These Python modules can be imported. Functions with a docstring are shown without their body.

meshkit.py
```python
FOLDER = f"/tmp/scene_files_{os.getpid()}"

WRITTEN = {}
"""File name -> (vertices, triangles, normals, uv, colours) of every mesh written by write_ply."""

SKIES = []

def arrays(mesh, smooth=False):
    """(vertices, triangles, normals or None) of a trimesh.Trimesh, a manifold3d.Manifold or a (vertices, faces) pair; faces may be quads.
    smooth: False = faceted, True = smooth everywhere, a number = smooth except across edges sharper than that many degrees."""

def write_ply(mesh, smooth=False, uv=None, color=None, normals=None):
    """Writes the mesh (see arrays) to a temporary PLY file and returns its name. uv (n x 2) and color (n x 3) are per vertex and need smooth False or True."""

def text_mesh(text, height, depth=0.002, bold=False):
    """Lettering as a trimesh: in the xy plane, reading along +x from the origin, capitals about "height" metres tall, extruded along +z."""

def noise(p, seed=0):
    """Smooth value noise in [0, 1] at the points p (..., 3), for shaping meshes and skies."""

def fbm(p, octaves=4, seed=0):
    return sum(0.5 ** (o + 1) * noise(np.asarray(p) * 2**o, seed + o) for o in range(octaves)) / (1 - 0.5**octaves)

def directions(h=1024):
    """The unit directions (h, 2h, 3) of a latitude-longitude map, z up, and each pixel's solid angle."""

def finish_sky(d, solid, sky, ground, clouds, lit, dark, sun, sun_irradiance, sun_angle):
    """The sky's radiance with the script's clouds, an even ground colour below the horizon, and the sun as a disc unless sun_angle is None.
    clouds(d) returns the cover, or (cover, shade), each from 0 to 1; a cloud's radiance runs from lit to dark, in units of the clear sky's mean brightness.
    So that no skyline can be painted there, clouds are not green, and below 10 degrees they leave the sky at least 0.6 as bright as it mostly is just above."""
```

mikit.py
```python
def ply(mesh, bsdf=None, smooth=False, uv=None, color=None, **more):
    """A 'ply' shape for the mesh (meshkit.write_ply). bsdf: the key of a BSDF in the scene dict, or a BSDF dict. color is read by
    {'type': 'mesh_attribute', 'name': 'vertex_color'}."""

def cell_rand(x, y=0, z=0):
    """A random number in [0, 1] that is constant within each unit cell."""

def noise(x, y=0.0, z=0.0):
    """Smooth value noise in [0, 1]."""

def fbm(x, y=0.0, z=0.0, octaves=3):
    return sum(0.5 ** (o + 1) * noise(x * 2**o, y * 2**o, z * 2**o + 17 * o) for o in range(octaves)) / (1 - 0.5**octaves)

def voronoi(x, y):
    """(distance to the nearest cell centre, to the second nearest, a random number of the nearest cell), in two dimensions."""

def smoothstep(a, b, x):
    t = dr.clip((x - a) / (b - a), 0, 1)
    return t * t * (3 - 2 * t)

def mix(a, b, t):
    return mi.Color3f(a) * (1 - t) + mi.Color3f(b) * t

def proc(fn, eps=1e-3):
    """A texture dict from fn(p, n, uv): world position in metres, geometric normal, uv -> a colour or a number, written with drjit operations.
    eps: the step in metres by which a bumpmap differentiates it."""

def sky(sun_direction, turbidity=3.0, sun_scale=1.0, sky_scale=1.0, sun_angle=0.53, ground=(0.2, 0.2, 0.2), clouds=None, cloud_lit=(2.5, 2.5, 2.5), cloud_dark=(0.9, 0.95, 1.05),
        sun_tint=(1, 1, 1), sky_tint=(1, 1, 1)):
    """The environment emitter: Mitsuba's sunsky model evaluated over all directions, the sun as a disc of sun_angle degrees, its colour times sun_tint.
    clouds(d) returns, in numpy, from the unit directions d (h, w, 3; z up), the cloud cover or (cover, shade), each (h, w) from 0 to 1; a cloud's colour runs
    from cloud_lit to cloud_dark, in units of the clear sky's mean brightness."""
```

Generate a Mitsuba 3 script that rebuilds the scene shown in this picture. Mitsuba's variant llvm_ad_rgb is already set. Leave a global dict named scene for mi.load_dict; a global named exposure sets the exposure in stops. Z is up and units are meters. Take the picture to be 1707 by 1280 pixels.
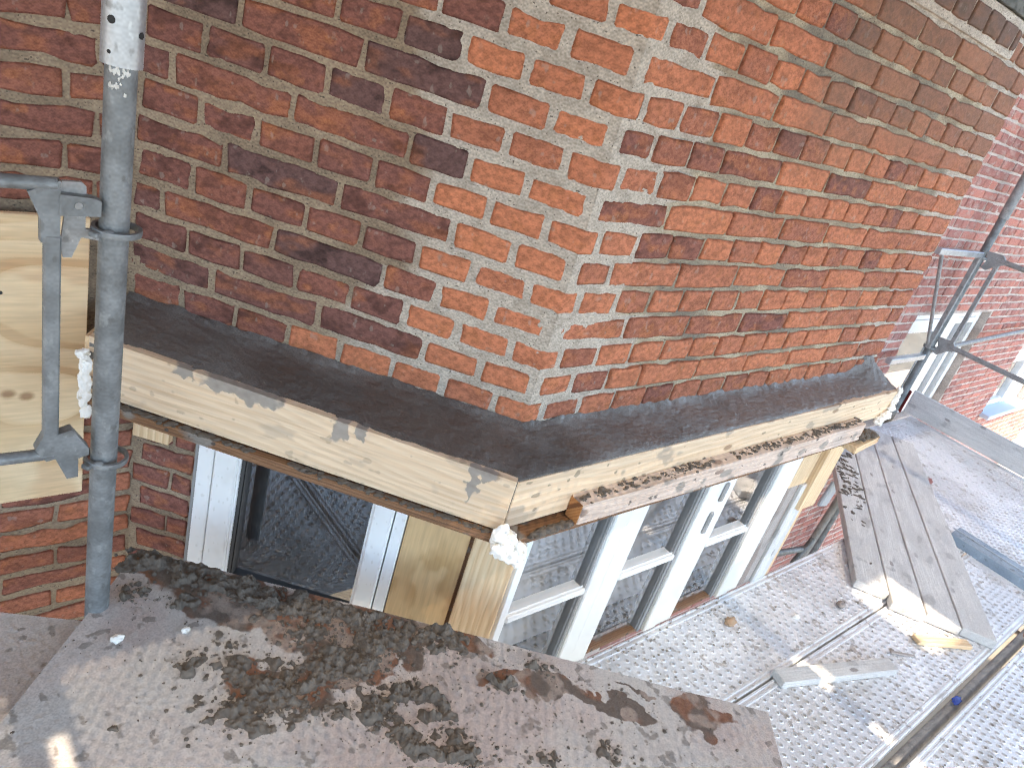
import math, random
import numpy as np, trimesh, mitsuba as mi, drjit as dr, mikit, meshkit
from mikit import noise, fbm, voronoi, cell_rand, smoothstep, mix

T = mi.ScalarTransform4f
rng = np.random.default_rng(7)
scene, labels = {}, {}

# ------------------------------------------------------------------ camera, sky, exposure
RIGHT = np.array([0.75471, -0.59808, 0.26934])
DOWN = np.array([-0.08205, -0.49296, -0.86617])
FWD = np.array([0.65081, 0.63161, -0.42119])
EYE = np.array([-1.2296, -1.1131, 0.8756])
RIGHT, DOWN, FWD = (np.array(v) / np.linalg.norm(v) for v in (RIGHT, DOWN, FWD))
m = np.eye(4)
m[:3, 0], m[:3, 1], m[:3, 2], m[:3, 3] = -RIGHT, -DOWN, FWD, EYE
scene['camera'] = {'type': 'perspective', 'fov': 69.14, 'fov_axis': 'x', 'near_clip': 0.05, 'far_clip': 500.0, 'to_world': T(m.tolist())}
SUN = (-0.10, -0.52, 0.85)
scene['sky'] = mikit.sky(SUN, turbidity=3.0, sun_scale=0.36, sky_scale=1.0, ground=(0.25, 0.24, 0.22), sky_tint=(1.10, 1.0, .87))
exposure = 4.35

# ------------------------------------------------------------------ helpers
S = math.sqrt(0.5)
H = 0.0756                      # one brick course


class MB:
    """collects vertices, triangles and uv of one mesh"""

    def __init__(s):
        s.v, s.f, s.u, s.n = [], [], [], 0

    def add(s, v, f, u=None):
        v, f = np.asarray(v, float), np.asarray(f, int)
        if f.shape[1] == 4:
            f = np.vstack([f[:, [0, 1, 2]], f[:, [0, 2, 3]]])
        s.v.append(v); s.f.append(f + s.n); s.n += len(v)
        s.u.append(np.zeros((len(v), 2)) if u is None else np.asarray(u, float))
        return s

    def arrays(s):
        return np.vstack(s.v), np.vstack(s.f), np.vstack(s.u)


def put(key, mb, bsdf, smooth=False, label=None, cat=None, group=None, kind=None, uv=True, to_world=None):
    if isinstance(mb, MB):
        v, f, u = mb.arrays()
        mesh = trimesh.Trimesh(v, f, process=False)
        d = mikit.ply(mesh, bsdf, smooth=smooth, uv=u if (uv and (smooth is False or smooth is True)) else None)
    else:
        d = dict(mb)
        if bsdf:
            d['bsdf'] = {'type': 'ref', 'id': bsdf}
    if to_world is not None:
        d['to_world'] = to_world
    scene[key] = d
    if label or kind:
        tag(key, label, cat, group, kind)
    return key


def tag(key, label=None, cat=None, group=None, kind=None):
    labels[key] = {k: v for k, v in (('label', label), ('category', cat), ('group', group), ('kind', kind)) if v}


used = {}


def num(key):
    used[key] = used.get(key, 0) + 1
    return key if used[key] == 1 else f'{key}_{used[key] - 1:03d}'


def chbox(lx, ly, lz, c=0.002, seed=0.0, nseg=1, wob=0.0):
    """bevelled box centred at the origin, long axis x; uv: x along, y+z across (metres), + seed*10"""
    hx, hy, hz = lx / 2, ly / 2, lz / 2
    c = min(c, hx * .9, hy * .9, hz * .9)
    pts = []
    for a in (-1, 1):
        for b in (-1, 1):
            for d in (-1, 1):
                pts += [(a * (hx - c), b * hy, d * (hz - c)), (a * (hx - c), b * (hy - c), d * hz), (a * hx, b * (hy - c), d * (hz - c))]
    h = trimesh.convex.convex_hull(np.array(pts))
    if nseg > 1:
        h = h.subdivide_to_size(max(lx / nseg, 0.02), max_iter=12)
    v, f = np.array(h.vertices), np.array(h.faces)
    if wob:
        w = np.stack([meshkit.fbm(v * [6, 12, 12] + 31.7 * seed + k * 9.1, 2, 3) - .5 for k in range(3)], -1)
        v = v + w * wob * [0.3, 1, 1]
    u = np.stack([v[:, 0] + 10 * seed + 5, v[:, 1] + v[:, 2] + 3.0], -1)
    return v, f, u


def frame(o, ex, ey, ez=None):
    ex, ey = np.array(ex, float), np.array(ey, float)
    ex /= np.linalg.norm(ex); ey -= ex * (ex @ ey); ey /= np.linalg.norm(ey)
    ez = np.cross(ex, ey)
    M = np.eye(4); M[:3, 0], M[:3, 1], M[:3, 2], M[:3, 3] = ex, ey, ez, o
    return M


def app(M, v):
    return np.asarray(v) @ M[:3, :3].T + M[:3, 3]


def box_at(mb, M, lx, ly, lz, c=0.002, seed=0.0, **k):
    v, f, u = chbox(lx, ly, lz, c, seed, **k)
    return mb.add(app(M, v), f, u)


# wall frames: a = along the wall, o = out of the wall, z = up
def cant(a, o, z):
    a, o, z = np.broadcast_arrays(*[np.asarray(t, float) for t in (a, o, z)])
    return np.stack([-S * a - S * o, S * a - S * o, z], -1)


def front(a, o, z):
    a, o, z = np.broadcast_arrays(*[np.asarray(t, float) for t in (a, o, z)])
    return np.stack([a, -o, z], -1)


def fold(t, o, z):
    """the bay unrolled: t<0 is the slanted side, t>0 the front"""
    t, o, z = np.broadcast_arrays(*[np.asarray(q, float) for q in (t, o, z)])
    k = math.tan(math.pi / 8)
    c, f = cant(-t, o, z + 0.03 * np.clip(-t, 0, 2)), front(t, o, z)
    # outward offsets meet on the mitre
    P = np.where((t < 0)[..., None], c, f)
    return P


def plane_y(y0):
    return lambda a, o, z: front(a, o - y0, z)


def box_in(mb, fr, a0, a1, o0, o1, z0, z1, c=0.0015, seed=0.0, vert=False, **k):
    """a bevelled box given by its ranges in a wall frame; vert: grain runs up"""
    p0 = fr((a0 + a1) / 2, (o0 + o1) / 2, (z0 + z1) / 2)
    e = 1e-3
    da = fr((a0 + a1) / 2 + e, (o0 + o1) / 2, (z0 + z1) / 2) - p0
    do = fr((a0 + a1) / 2, (o0 + o1) / 2 + e, (z0 + z1) / 2) - p0
    if vert:
        M = frame(p0, [0, 0, 1], da)
        if M[:3, 2] @ do < 0:
            M = frame(p0, [0, 0, 1], -da)
        return box_at(mb, M, z1 - z0, a1 - a0, o1 - o0, c, seed, **k)
    M = frame(p0, da, do)
    return box_at(mb, M, a1 - a0, o1 - o0, z1 - z0, c, seed, **k)


def tube(p, q, r, sides=20, caps=True, bend=None):
    p, q = np.array(p, float), np.array(q, float)
    L = np.linalg.norm(q - p); ex = (q - p) / L
    y = np.cross(ex, [0, 0, 1.0] if abs(ex[2]) < .9 else [1.0, 0, 0]); y /= np.linalg.norm(y); z = np.cross(ex, y)
    a = np.arange(sides) * 2 * np.pi / sides
    ring = np.cos(a)[:, None] * y + np.sin(a)[:, None] * z
    v = np.vstack([p + ring * r, q + ring * r, [p], [q]])
    i = np.arange(sides); j = (i + 1) % sides
    f = np.vstack([np.stack([i, j, j + sides], 1), np.stack([i, j + sides, i + sides], 1)])
    f = f[:, [0, 2, 1]]
    if caps:
        f = np.vstack([f, np.stack([i, j, 0 * i + 2 * sides], 1), np.stack([j + sides, i + sides, 0 * i + 2 * sides + 1], 1)])
    return v, f


def lump(r, seed, sub=2, squash=(1, 1, 1), rough=0.45, freq=2.2):
    s = trimesh.creation.icosphere(subdivisions=sub)
    v = np.array(s.vertices)
    d = 1 + rough * (meshkit.fbm(v * freq + seed * 13.7, 3, 5) - .5) * 2
    return v * d[:, None] * np.array(squash) * r, np.array(s.faces)


# ------------------------------------------------------------------ materials
def col(c):
    return {'type': 'rgb', 'value': list(c)}


def C3(r, g, b):
    return mi.Color3f(r, g, b)


def mat(name, base, rough=0.8, metal=0.0, bump=None, scale=0.002, eps=1e-3, spec=0.5, **kw):
    b = {'type': 'principled', 'base_color': base if isinstance(base, dict) else col(base), 'roughness': rough, 'metallic': metal, 'specular': spec, **kw}
    if bump is not None:
        b = {'type': 'bumpmap', 'arbitrary': mikit.proc(bump, eps=eps), 'scale': scale, 'bsdf': b}
    scene[name] = {'type': 'twosided', 'bsdf': b}


def brick_colour(p, n, uv):
    t = dr.floor(uv.x / 10 + 0.5) / 100.0
    r = dr.floor(uv.y / 10 + 0.5) / 100.0
    c = mix(C3(.118, .064, .058), C3(.190, .078, .060), smoothstep(0.0, .42, t))
    c = mix(c, C3(.45, .165, .085), smoothstep(.42, 1.0, t))
    mo = fbm(p.x * 22 + r * 60, p.y * 22, p.z * 30 + r * 31, 3)
    c = mix(c, C3(.33, .115, .048), smoothstep(.52, .72, fbm(p.x * 14 + r * 40, p.y * 14 + 3, p.z * 24 + r * 11, 3)) * .42 * (1 - smoothstep(.6, .8, t)))
    c = mix(c, c * .52, smoothstep(.52, .72, mo) * (1.0 - t * .75))
    c = mix(c, C3(.36, .135, .06), smoothstep(.60, .78, fbm(p.x * 31 + r * 17, p.y * 31, p.z * 31, 2)) * .5 * smoothstep(.2, .5, t))
    g = noise(p.x * 330, p.y * 330, p.z * 330)
    g2 = fbm(p.x * 110 + r * 3, p.y * 110, p.z * 110, 3)
    c = c * (.62 + .42 * g + .36 * smoothstep(.3, .7, g2))
    sm = fbm(p.x * 70 + 9, p.y * 70, p.z * 40 + r * 7, 3)
    c = mix(c, C3(.36, .32, .27), smoothstep(.68, .80, sm) * .3)
    # old soot under the upper sill of the front
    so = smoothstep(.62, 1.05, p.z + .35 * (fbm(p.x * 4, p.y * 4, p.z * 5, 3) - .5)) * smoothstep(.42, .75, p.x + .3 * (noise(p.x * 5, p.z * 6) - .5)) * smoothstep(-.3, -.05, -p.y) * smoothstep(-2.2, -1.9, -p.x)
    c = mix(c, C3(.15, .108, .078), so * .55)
    return c


def brick_bump(p, n, uv):
    return fbm(p.x * 75, p.y * 75, p.z * 95, 3)


mat('brick', mikit.proc(brick_colour), .88, bump=brick_bump, scale=.0045, spec=.25)


def brick_far_colour(p, n, uv):
    t = dr.floor(uv.x / 10 + 0.5) / 100.0
    r = dr.floor(uv.y / 10 + 0.5) / 100.0
    c = mix(C3(.27, .125, .108), C3(.46, .19, .145), t)
    c = mix(c, C3(.42, .29, .255), smoothstep(.45, .75, fbm(p.x * 16 + r * 9, p.y * 9, p.z * 24, 3)) * .6)
    return c * (.75 + .45 * noise(p.x * 160, p.y * 160, p.z * 160))


mat('brick_far', mikit.proc(brick_far_colour), .9, bump=brick_bump, scale=.005, spec=.25)


def mortar_colour(p, n, uv):
    row = dr.floor(p.z / .1512)
    j = cell_rand(row, 3, 5)
    s = dr.select(p.x < 0, -p.x * 1.4142, 0.0)
    old = mix(C3(.325, .245, .17), C3(.24, .18, .125), smoothstep(.35, .65, fbm(p.x * 9, p.y * 9, p.z * 9, 3)))
    fr = mix(C3(.29, .235, .17), C3(.40, .335, .24), smoothstep(.4, .65, fbm(p.x * 12 + 4, 1.0, p.z * 12, 3)))
    fr = mix(fr, C3(.15, .135, .115), smoothstep(.55, .7, fbm(p.x * 5 + 1, 7.0, p.z * 5, 2)) * .6)
    base = dr.select((p.x > 0) & (p.y < .1), fr, old)
    fresh = mix(C3(.47, .41, .34), C3(.39, .335, .275), smoothstep(.4, .7, fbm(p.x * 30, p.y * 30, p.z * 30, 3)))
    w = (noise(p.x * 14, p.y * 14, p.z * 14) - .5) * .12
    kc = 1 - smoothstep(.31, .40, s + w - j * .14)
    kf = 1 - smoothstep(.17, .24, p.x + w - j * .20)
    near = dr.select(p.x > 0, kf, kc) * dr.select(p.y < .4, 1.0, 0.0)
    quoin = smoothstep(1.72, 1.80, p.x + w * .6 + j * .06) * (1 - smoothstep(2.06, 2.1, p.x))
    rowl = smoothstep(1.190, 1.205, p.z + w * .1) * smoothstep(.6, .62, p.x)
    k = dr.maximum(near, dr.maximum(quoin, rowl))
    c = mix(base, fresh, k)
    g = noise(p.x * 260, p.y * 260, p.z * 260)
    c = c * (.62 + .62 * g)
    return mix(c, C3(.05, .045, .04), smoothstep(.83, .9, noise(p.x * 190 + 5, p.y * 190, p.z * 190)) * .7)


def grit(p, n, uv):
    return fbm(p.x * 150, p.y * 150, p.z * 150, 3)


mat('mortar', mikit.proc(mortar_colour), .95, bump=grit, scale=.006, spec=.2)


def mortar_far_colour(p, n, uv):
    c = mix(C3(.50, .42, .365), C3(.40, .33, .285), smoothstep(.4, .65, fbm(p.x * 7, p.y * 7, p.z * 9, 3)))
    return c * (.8 + .35 * noise(p.x * 120, p.y * 120, p.z * 120))


mat('mortar_far', mikit.proc(mortar_far_colour), .95, spec=.2)


def cement_colour(p, n, uv):
    k = fbm(p.x * 6, p.y * 6, p.z * 6, 3)
    c = mix(C3(.096, .085, .078), C3(.145, .136, .128), smoothstep(.35, .68, k))
    c = mix(c, C3(.27, .262, .252), smoothstep(-.25, .9, p.x + (k - .5) * .5) * .65)
    g = noise(p.x * 420, p.y * 420, p.z * 420)
    c = c * (.7 + .55 * g)
    return mix(c, C3(.27, .22, .17), smoothstep(.9, .96, noise(p.x * 160, p.y * 160, 3.0)) * .35)


def cement_rough(p, n, uv):
    return .42 + .35 * smoothstep(.35, .65, fbm(p.x * 8, p.y * 8, 2.0, 3))


def cement_bump(p, n, uv):
    a = fbm(p.x * 120, p.y * 120, p.z * 120, 3)
    r = noise((p.x + .35 * noise(p.x * 9, p.y * 9)) * 34, (p.y + .03 * noise(p.x * 14, p.y * 9)) * 150)
    return a + .35 * r * smoothstep(.1, .5, p.x)


mat('cement', mikit.proc(cement_colour), mikit.proc(cement_rough), bump=cement_bump, scale=.0035, spec=.5)
mat('mortar_dark', mikit.proc(lambda p, n, uv: mix(C3(.062, .050, .040), C3(.150, .126, .102), fbm(p.x * 90, p.y * 90, p.z * 90, 2))), .85, bump=grit, scale=.004)


def wood(light, mid, dark, lines=55.0, smear=0.0, grey=0.0, knots=True):
    def fn(p, n, uv):
        x, y = uv.x, uv.y
        w = fbm(x * 2.2, y * 7, 0.0, 3) * 3.2 + noise(x * .9 + 7, y * 3.0) * 3.5
        q = y * lines + w
        fr_ = q - dr.floor(q)
        s = smoothstep(0.0, .75, fr_) * (1 - smoothstep(.78, 1.0, fr_))
        c = mix(C3(*light), C3(*mid), s * .75)
        c = mix(c, C3(*dark), smoothstep(.55, .9, fbm(x * 3, y * 120, 4.0, 3)) * .45)
        c = c * (.86 + .28 * fbm(x * 14, y * 260, 1.0, 2))
        if knots:
            d, _, k = voronoi(x * 3.1, y * 7.0)
            kk = (1 - smoothstep(.05, .09, d)) * dr.select(k > .6, 1.0, 0.0)
            c = mix(c, C3(dark[0] * .55, dark[1] * .5, dark[2] * .5), kk * .8)
        if grey:
            gk = fbm(x * 5, y * 22, 2.0, 4)
            c = mix(c, C3(.44, .425, .405), smoothstep(.38, .62, gk) * grey)
            c = mix(c, C3(.13, .12, .11), smoothstep(.64, .78, fbm(x * 11 + 3, y * 18 + x * 3, 9.0, 4)) * .32)
            c = c * (.85 + .3 * noise(p.x * 300, p.y * 300, p.z * 300))
        if smear:
            b = fbm(p.x * 13, p.y * 13, p.z * 16, 3)
            c = mix(c, C3(.20, .185, .165), smoothstep(.61, .70, b) * smear)
            c = mix(c, C3(.05, .042, .036), smoothstep(.74, .80, fbm(p.x * 45, p.y * 45, p.z * 45, 2)) * smear)
        return c
    return fn


def wood_bump(p, n, uv):
    return fbm(uv.x * 8, uv.y * 260, 0.0, 2) + .4 * noise(uv.x * 30, uv.y * 70)


mat('pine', mikit.proc(wood((.66, .515, .36), (.575, .42, .27), (.44, .29, .17), 48, smear=.5)), .62, bump=wood_bump, scale=.0012)
_pine = wood((.66, .515, .36), (.575, .42, .27), (.44, .29, .17), 48, smear=.25)


def pine_smeared(p, n, uv):
    c = _pine(p, n, uv)
    x, y = uv.x - 26.0, 3.0 + .5 * .14 - uv.y      # from the middle of the board; down from its top edge
    wx = (fbm(uv.x * 40, uv.y * 40, 1., 3) - .5) * .045
    m_ = mi.Float(0)
    for x0, a, d in ((-.17, .075, .020), (-.10, .05, .014), (.085, .020, .042), (.135, .014, .022), (.40, .011, .075), (.43, .03, .012), (-.28, .03, .012)):
        m_ = dr.maximum(m_, (1 - smoothstep(.7, 1.0, dr.abs(x + wx - x0) / a)) * (1 - smoothstep(.75, 1.0, (y + wx * .8) / (d * (.5 + .9 * noise(uv.x * 75, 3.0))))))
    return mix(c, mix(C3(.30, .27, .24), C3(.17, .155, .14), fbm(uv.x * 60, uv.y * 60, 4., 3)), m_ * .9)


mat('pine_left', mikit.proc(pine_smeared), .62, bump=wood_bump, scale=.0012)
mat('pine_clean', mikit.proc(wood((.64, .475, .29), (.54, .36, .20), (.42, .25, .125), 45)), .6, bump=wood_bump, scale=.001)
mat('pine_orange', mikit.proc(wood((.40, .185, .065), (.30, .115, .035), (.17, .065, .022), 90)), .65, bump=wood_bump, scale=.0015)
mat('wood_pink', mikit.proc(wood((.52, .425, .355), (.44, .345, .28), (.32, .235, .18), 70, smear=.8)), .75, bump=wood_bump, scale=.0018)
mat('wood_brown', mikit.proc(wood((.22, .115, .055), (.135, .062, .028), (.06, .03, .016), 120, smear=.9, knots=False)), .7, bump=wood_bump, scale=.002)
mat('wood_grey', mikit.proc(wood((.54, .525, .50), (.48, .465, .44), (.36, .345, .325), 75, grey=.75)), .82, bump=wood_bump, scale=.0022)
mat('wood_pale', mikit.proc(wood((.62, .60, .57), (.56, .54, .51), (.42, .40, .37), 75, grey=.3)), .82)
mat('wood_greybrown', mikit.proc(wood((.25, .20, .17), (.19, .15, .125), (.11, .085, .07), 50, grey=.35)), .75, bump=wood_bump, scale=.0015)


def plywood_face(p, n, uv):
    x, y = uv.x, uv.y
    w = fbm(x * 1.3, y * 2.4, 0.0, 3) * 7 + noise(x * .8 + 3, y * 1.4) * 5
    q = y * 6 + w
    f = q - dr.floor(q)
    s = smoothstep(.0, .72, f) * (1 - smoothstep(.86, 1., f))
    c = mix(C3(.66, .495, .305), C3(.60, .43, .245), s)
    c = mix(c, C3(.40, .225, .10), smoothstep(.93, 1.0, s) * .55 * smoothstep(.35, .6, noise(x * 5, y * 9)))
    c = mix(c, C3(.46, .22, .085), smoothstep(.64, .75, fbm(x * 5, y * 8, 5., 3)) * .3)
    d, _, k = voronoi(x * 4.5, y * 6.0)
    c = mix(c, C3(.25, .13, .06), (1 - smoothstep(.03, .10, d)) * dr.select(k > .72, .8, 0.))
    return c * (.88 + .24 * fbm(x * 20, y * 240, 0., 2))


mat('plywood', mikit.proc(plywood_face), .6, bump=wood_bump, scale=.001)


def plywood_gold(p, n, uv):
    x, y = uv.x, uv.y
    k = fbm(x * 4.5, y * 9, 1.0, 4)
    c = mix(C3(.53, .355, .18), C3(.40, .24, .10), smoothstep(.36, .62, k))
    c = mix(c, C3(.60, .42, .22), smoothstep(.57, .72, fbm(x * 8 + 4, y * 11, 3., 3)) * .6)
    return c * (.88 + .24 * fbm(x * 14, y * 200, 0., 2))


mat('plywood_gold', mikit.proc(plywood_gold), .55, bump=wood_bump, scale=.001)

E1, E2, PLY0 = np.array([0.741, -0.671]), np.array([-0.671, -0.741]), np.array([-0.755, 0.421])
STAIN = [(-.62, .20, .16, .09), (-.46, .03, .17, .10), (-.33, -.06, .17, .07), (-.60, -.11, .13, .06), (-.72, .33, .09, .05), (-.20, -.12, .13, .05), (-.47, -.12, .10, .05),
         (-.035, -.375, .11, .042), (.055, -.445, .045, .022), (.113, -.512, .085, .035), (.30, -.621, .085, .052), (.355, -.64, .022, .014), (-.125, -.30, .06, .03), (.19, -.485, .05, .010), (-.40, -.13, .09, .04), (-.30, -.02, .12, .035)]


def sheet_colour(stains, seed):
    def fn(p, n, uv):
        k = fbm(p.x * 5 + seed, p.y * 5, 1.0, 4)
        c = mix(C3(.385, .325, .30), C3(.44, .395, .37), smoothstep(.36, .62, k))
        haze = smoothstep(.44, .64, fbm(p.x * 3 + 11 + seed, p.y * 3, 5.0, 4))
        c = mix(c, C3(.41, .405, .385), haze * .62)
        g = fbm(p.x * 55 + seed, p.y * 55, 2.0, 3)
        c = mix(c, C3(.42, .40, .375), smoothstep(.58, .72, g) * .35)
        c = mix(c, C3(.09, .078, .066), smoothstep(.66, .76, fbm(p.x * 38, p.y * 38 + seed, 8.0, 3)) * .55)
        if stains:
            wx = (fbm(p.x * 16, p.y * 16, 0., 4) - .5) * .12
            wy = (fbm(p.x * 16 + 8, p.y * 16, 3., 4) - .5) * .12
            m_ = mi.Float(0)
            for (x, y, a, b) in stains:
                u_ = (p.x + wx - x) * float(E1[0]) + (p.y + wy - y) * float(E1[1])
                v_ = (p.x + wx - x) * float(E2[0]) + (p.y + wy - y) * float(E2[1])
                m_ = dr.maximum(m_, 1 - smoothstep(.86, 1.0, dr.sqrt((u_ / a) ** 2 + (v_ / b) ** 2)))
            st = mix(C3(.155, .062, .028), C3(.085, .062, .048), smoothstep(.38, .6, fbm(p.x * 14, p.y * 14 + 4, 2., 3)))
            st = mix(st, C3(.27, .215, .18), smoothstep(.56, .68, fbm(p.x * 19 + 4, p.y * 19, 6., 3)) * .8)
            c = mix(c, st, m_ * .92)
        return c * (.84 + .3 * noise(p.x * 350, p.y * 350, 1.0))
    return fn


mat('sheet', mikit.proc(sheet_colour(STAIN, 0.0)), .6, bump=lambda p, n, uv: fbm(p.x * 90, p.y * 90, 1., 3), scale=.002)
mat('sheet_b', mikit.proc(sheet_colour([], 21.0)), .7, bump=lambda p, n, uv: fbm(p.x * 90, p.y * 90, 1., 3), scale=.003)
mat('ply_edge', (.16, .095, .055), .8)


def galv(c0, c1, fr=30.0):
    def fn(p, n, uv):
        k = fbm(p.x * fr, p.y * fr, p.z * fr * .7, 4)
        c = mix(C3(*c0), C3(*c1), smoothstep(.33, .66, k))
        c = mix(c, C3(c1[0] * 1.45, c1[1] * 1.45, c1[2] * 1.4), smoothstep(.62, .74, fbm(p.x * 60 + 3, p.y * 60, p.z * 30, 4)) * .4)
        c = mix(c, C3(.10, .095, .085), smoothstep(.66, .82, fbm(p.x * 50, p.y * 50, p.z * 34 + 3, 4)) * .5)
        return c * (.88 + .24 * noise(p.x * 240, p.y * 240, p.z * 240))
    return fn


mat('galv', mikit.proc(galv((.15, .157, .158), (.215, .225, .228))), .52, .35, bump=grit, scale=.0012)
mat('galv_bright', mikit.proc(galv((.38, .40, .415), (.46, .48, .495), 14.)), .34, .6)
mat('galv_dull', mikit.proc(galv((.24, .235, .225), (.31, .30, .29))), .65, .2)


def deck_colour(p, n, uv):
    k = fbm(p.x * 4, p.y * 4, 1., 4)
    c = mix(C3(.58, .58, .585), C3(.69, .69, .695), smoothstep(.35, .65, k))
    c = mix(c, C3(.40, .375, .34), smoothstep(.58, .74, fbm(p.x * 9 + 5, p.y * 9, 3., 4)) * .5)
    c = mix(c, C3(.30, .26, .22), smoothstep(.68, .78, fbm(p.x * 34, p.y * 34, 3., 3)) * .7)
    return c * (.9 + .2 * noise(p.x * 200, p.y * 200, 0.))


mat('deck', mikit.proc(deck_colour), .40, .2, spec=.6)
mat('beam_blue', mikit.proc(galv((.20, .25, .30), (.28, .335, .385), 9.)), .5, .25)
mat('white_paint', mikit.proc(lambda p, n, uv: mix(C3(.74, .735, .72), C3(.58, .555, .51), smoothstep(.55, .8, fbm(p.x * 14, p.y * 14, p.z * 9, 4)) * .6 + .5 * smoothstep(.80, .9, noise(p.x * 120, p.y * 120, p.z * 60)))), .35, spec=.5)
mat('white_dusty', mikit.proc(lambda p, n, uv: mix(C3(.72, .71, .685), C3(.60, .54, .45), smoothstep(-.62, -1.06, p.z + .12 * (fbm(p.x * 10, p.y * 10, p.z * 6, 3) - .5)) * .8)), .4, spec=.5)
mat('gasket', (.055, .052, .05), .5)
mat('plinth_grey', (.24, .235, .225), .7)
mat('foam', mikit.proc(lambda p, n, uv: mix(C3(.80, .78, .73), C3(.52, .47, .38), smoothstep(.6, .75, fbm(p.x * 60, p.y * 60, p.z * 60, 3)))), .85, bump=grit, scale=.003)
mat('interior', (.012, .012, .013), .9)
mat('blind_grey', (.42, .41, .395), .9)
mat('gasket_grey', (.14, .135, .13), .6)
mat('teal_room', (.10, .13, .14), .8)
mat('grit_tan', (.22, .19, .155), .9)
mat('red_paint', mikit.proc(lambda p, n, uv: mix(C3(.25, .022, .018), C3(.11, .02, .016), fbm(p.x * 30, p.y * 30, p.z * 30, 3))), .5)
mat('chip_stone', (.40, .26, .16), .9)
mat('blue_plastic', (.02, .05, .30), .4)
mat('hole_dark', (.018, .018, .018), .7)
mat('flake', mikit.proc(lambda p, n, uv: mix(C3(.66, .65, .60), C3(.42, .41, .38), fbm(p.x * 80, p.y * 80, p.z * 80, 3))), .8)
mat('sill_slab', mikit.proc(lambda p, n, uv: mix(C3(.055, .058, .05), C3(.12, .115, .10), smoothstep(.35, .65, fbm(p.x * 25, p.y * 25, p.z * 25, 4)))), .9, bump=grit, scale=.006)
mat('ground_dirt', mikit.proc(lambda p, n, uv: mix(C3(.20, .17, .13), C3(.30, .27, .22), fbm(p.x * 2, p.y * 2, 0., 4))), .95)
mat('paving_mat', mikit.proc(lambda p, n, uv: mix(C3(.58, .47, .38), C3(.66, .60, .53), fbm(p.x * 3, p.y * 3, 0., 4))), .9)
mat('paint_blue', (.42, .50, .60), .5)
scene['glass'] = {'type': 'thindielectric', 'int_ior': 2.3, 'ext_ior': 1.0}
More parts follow.
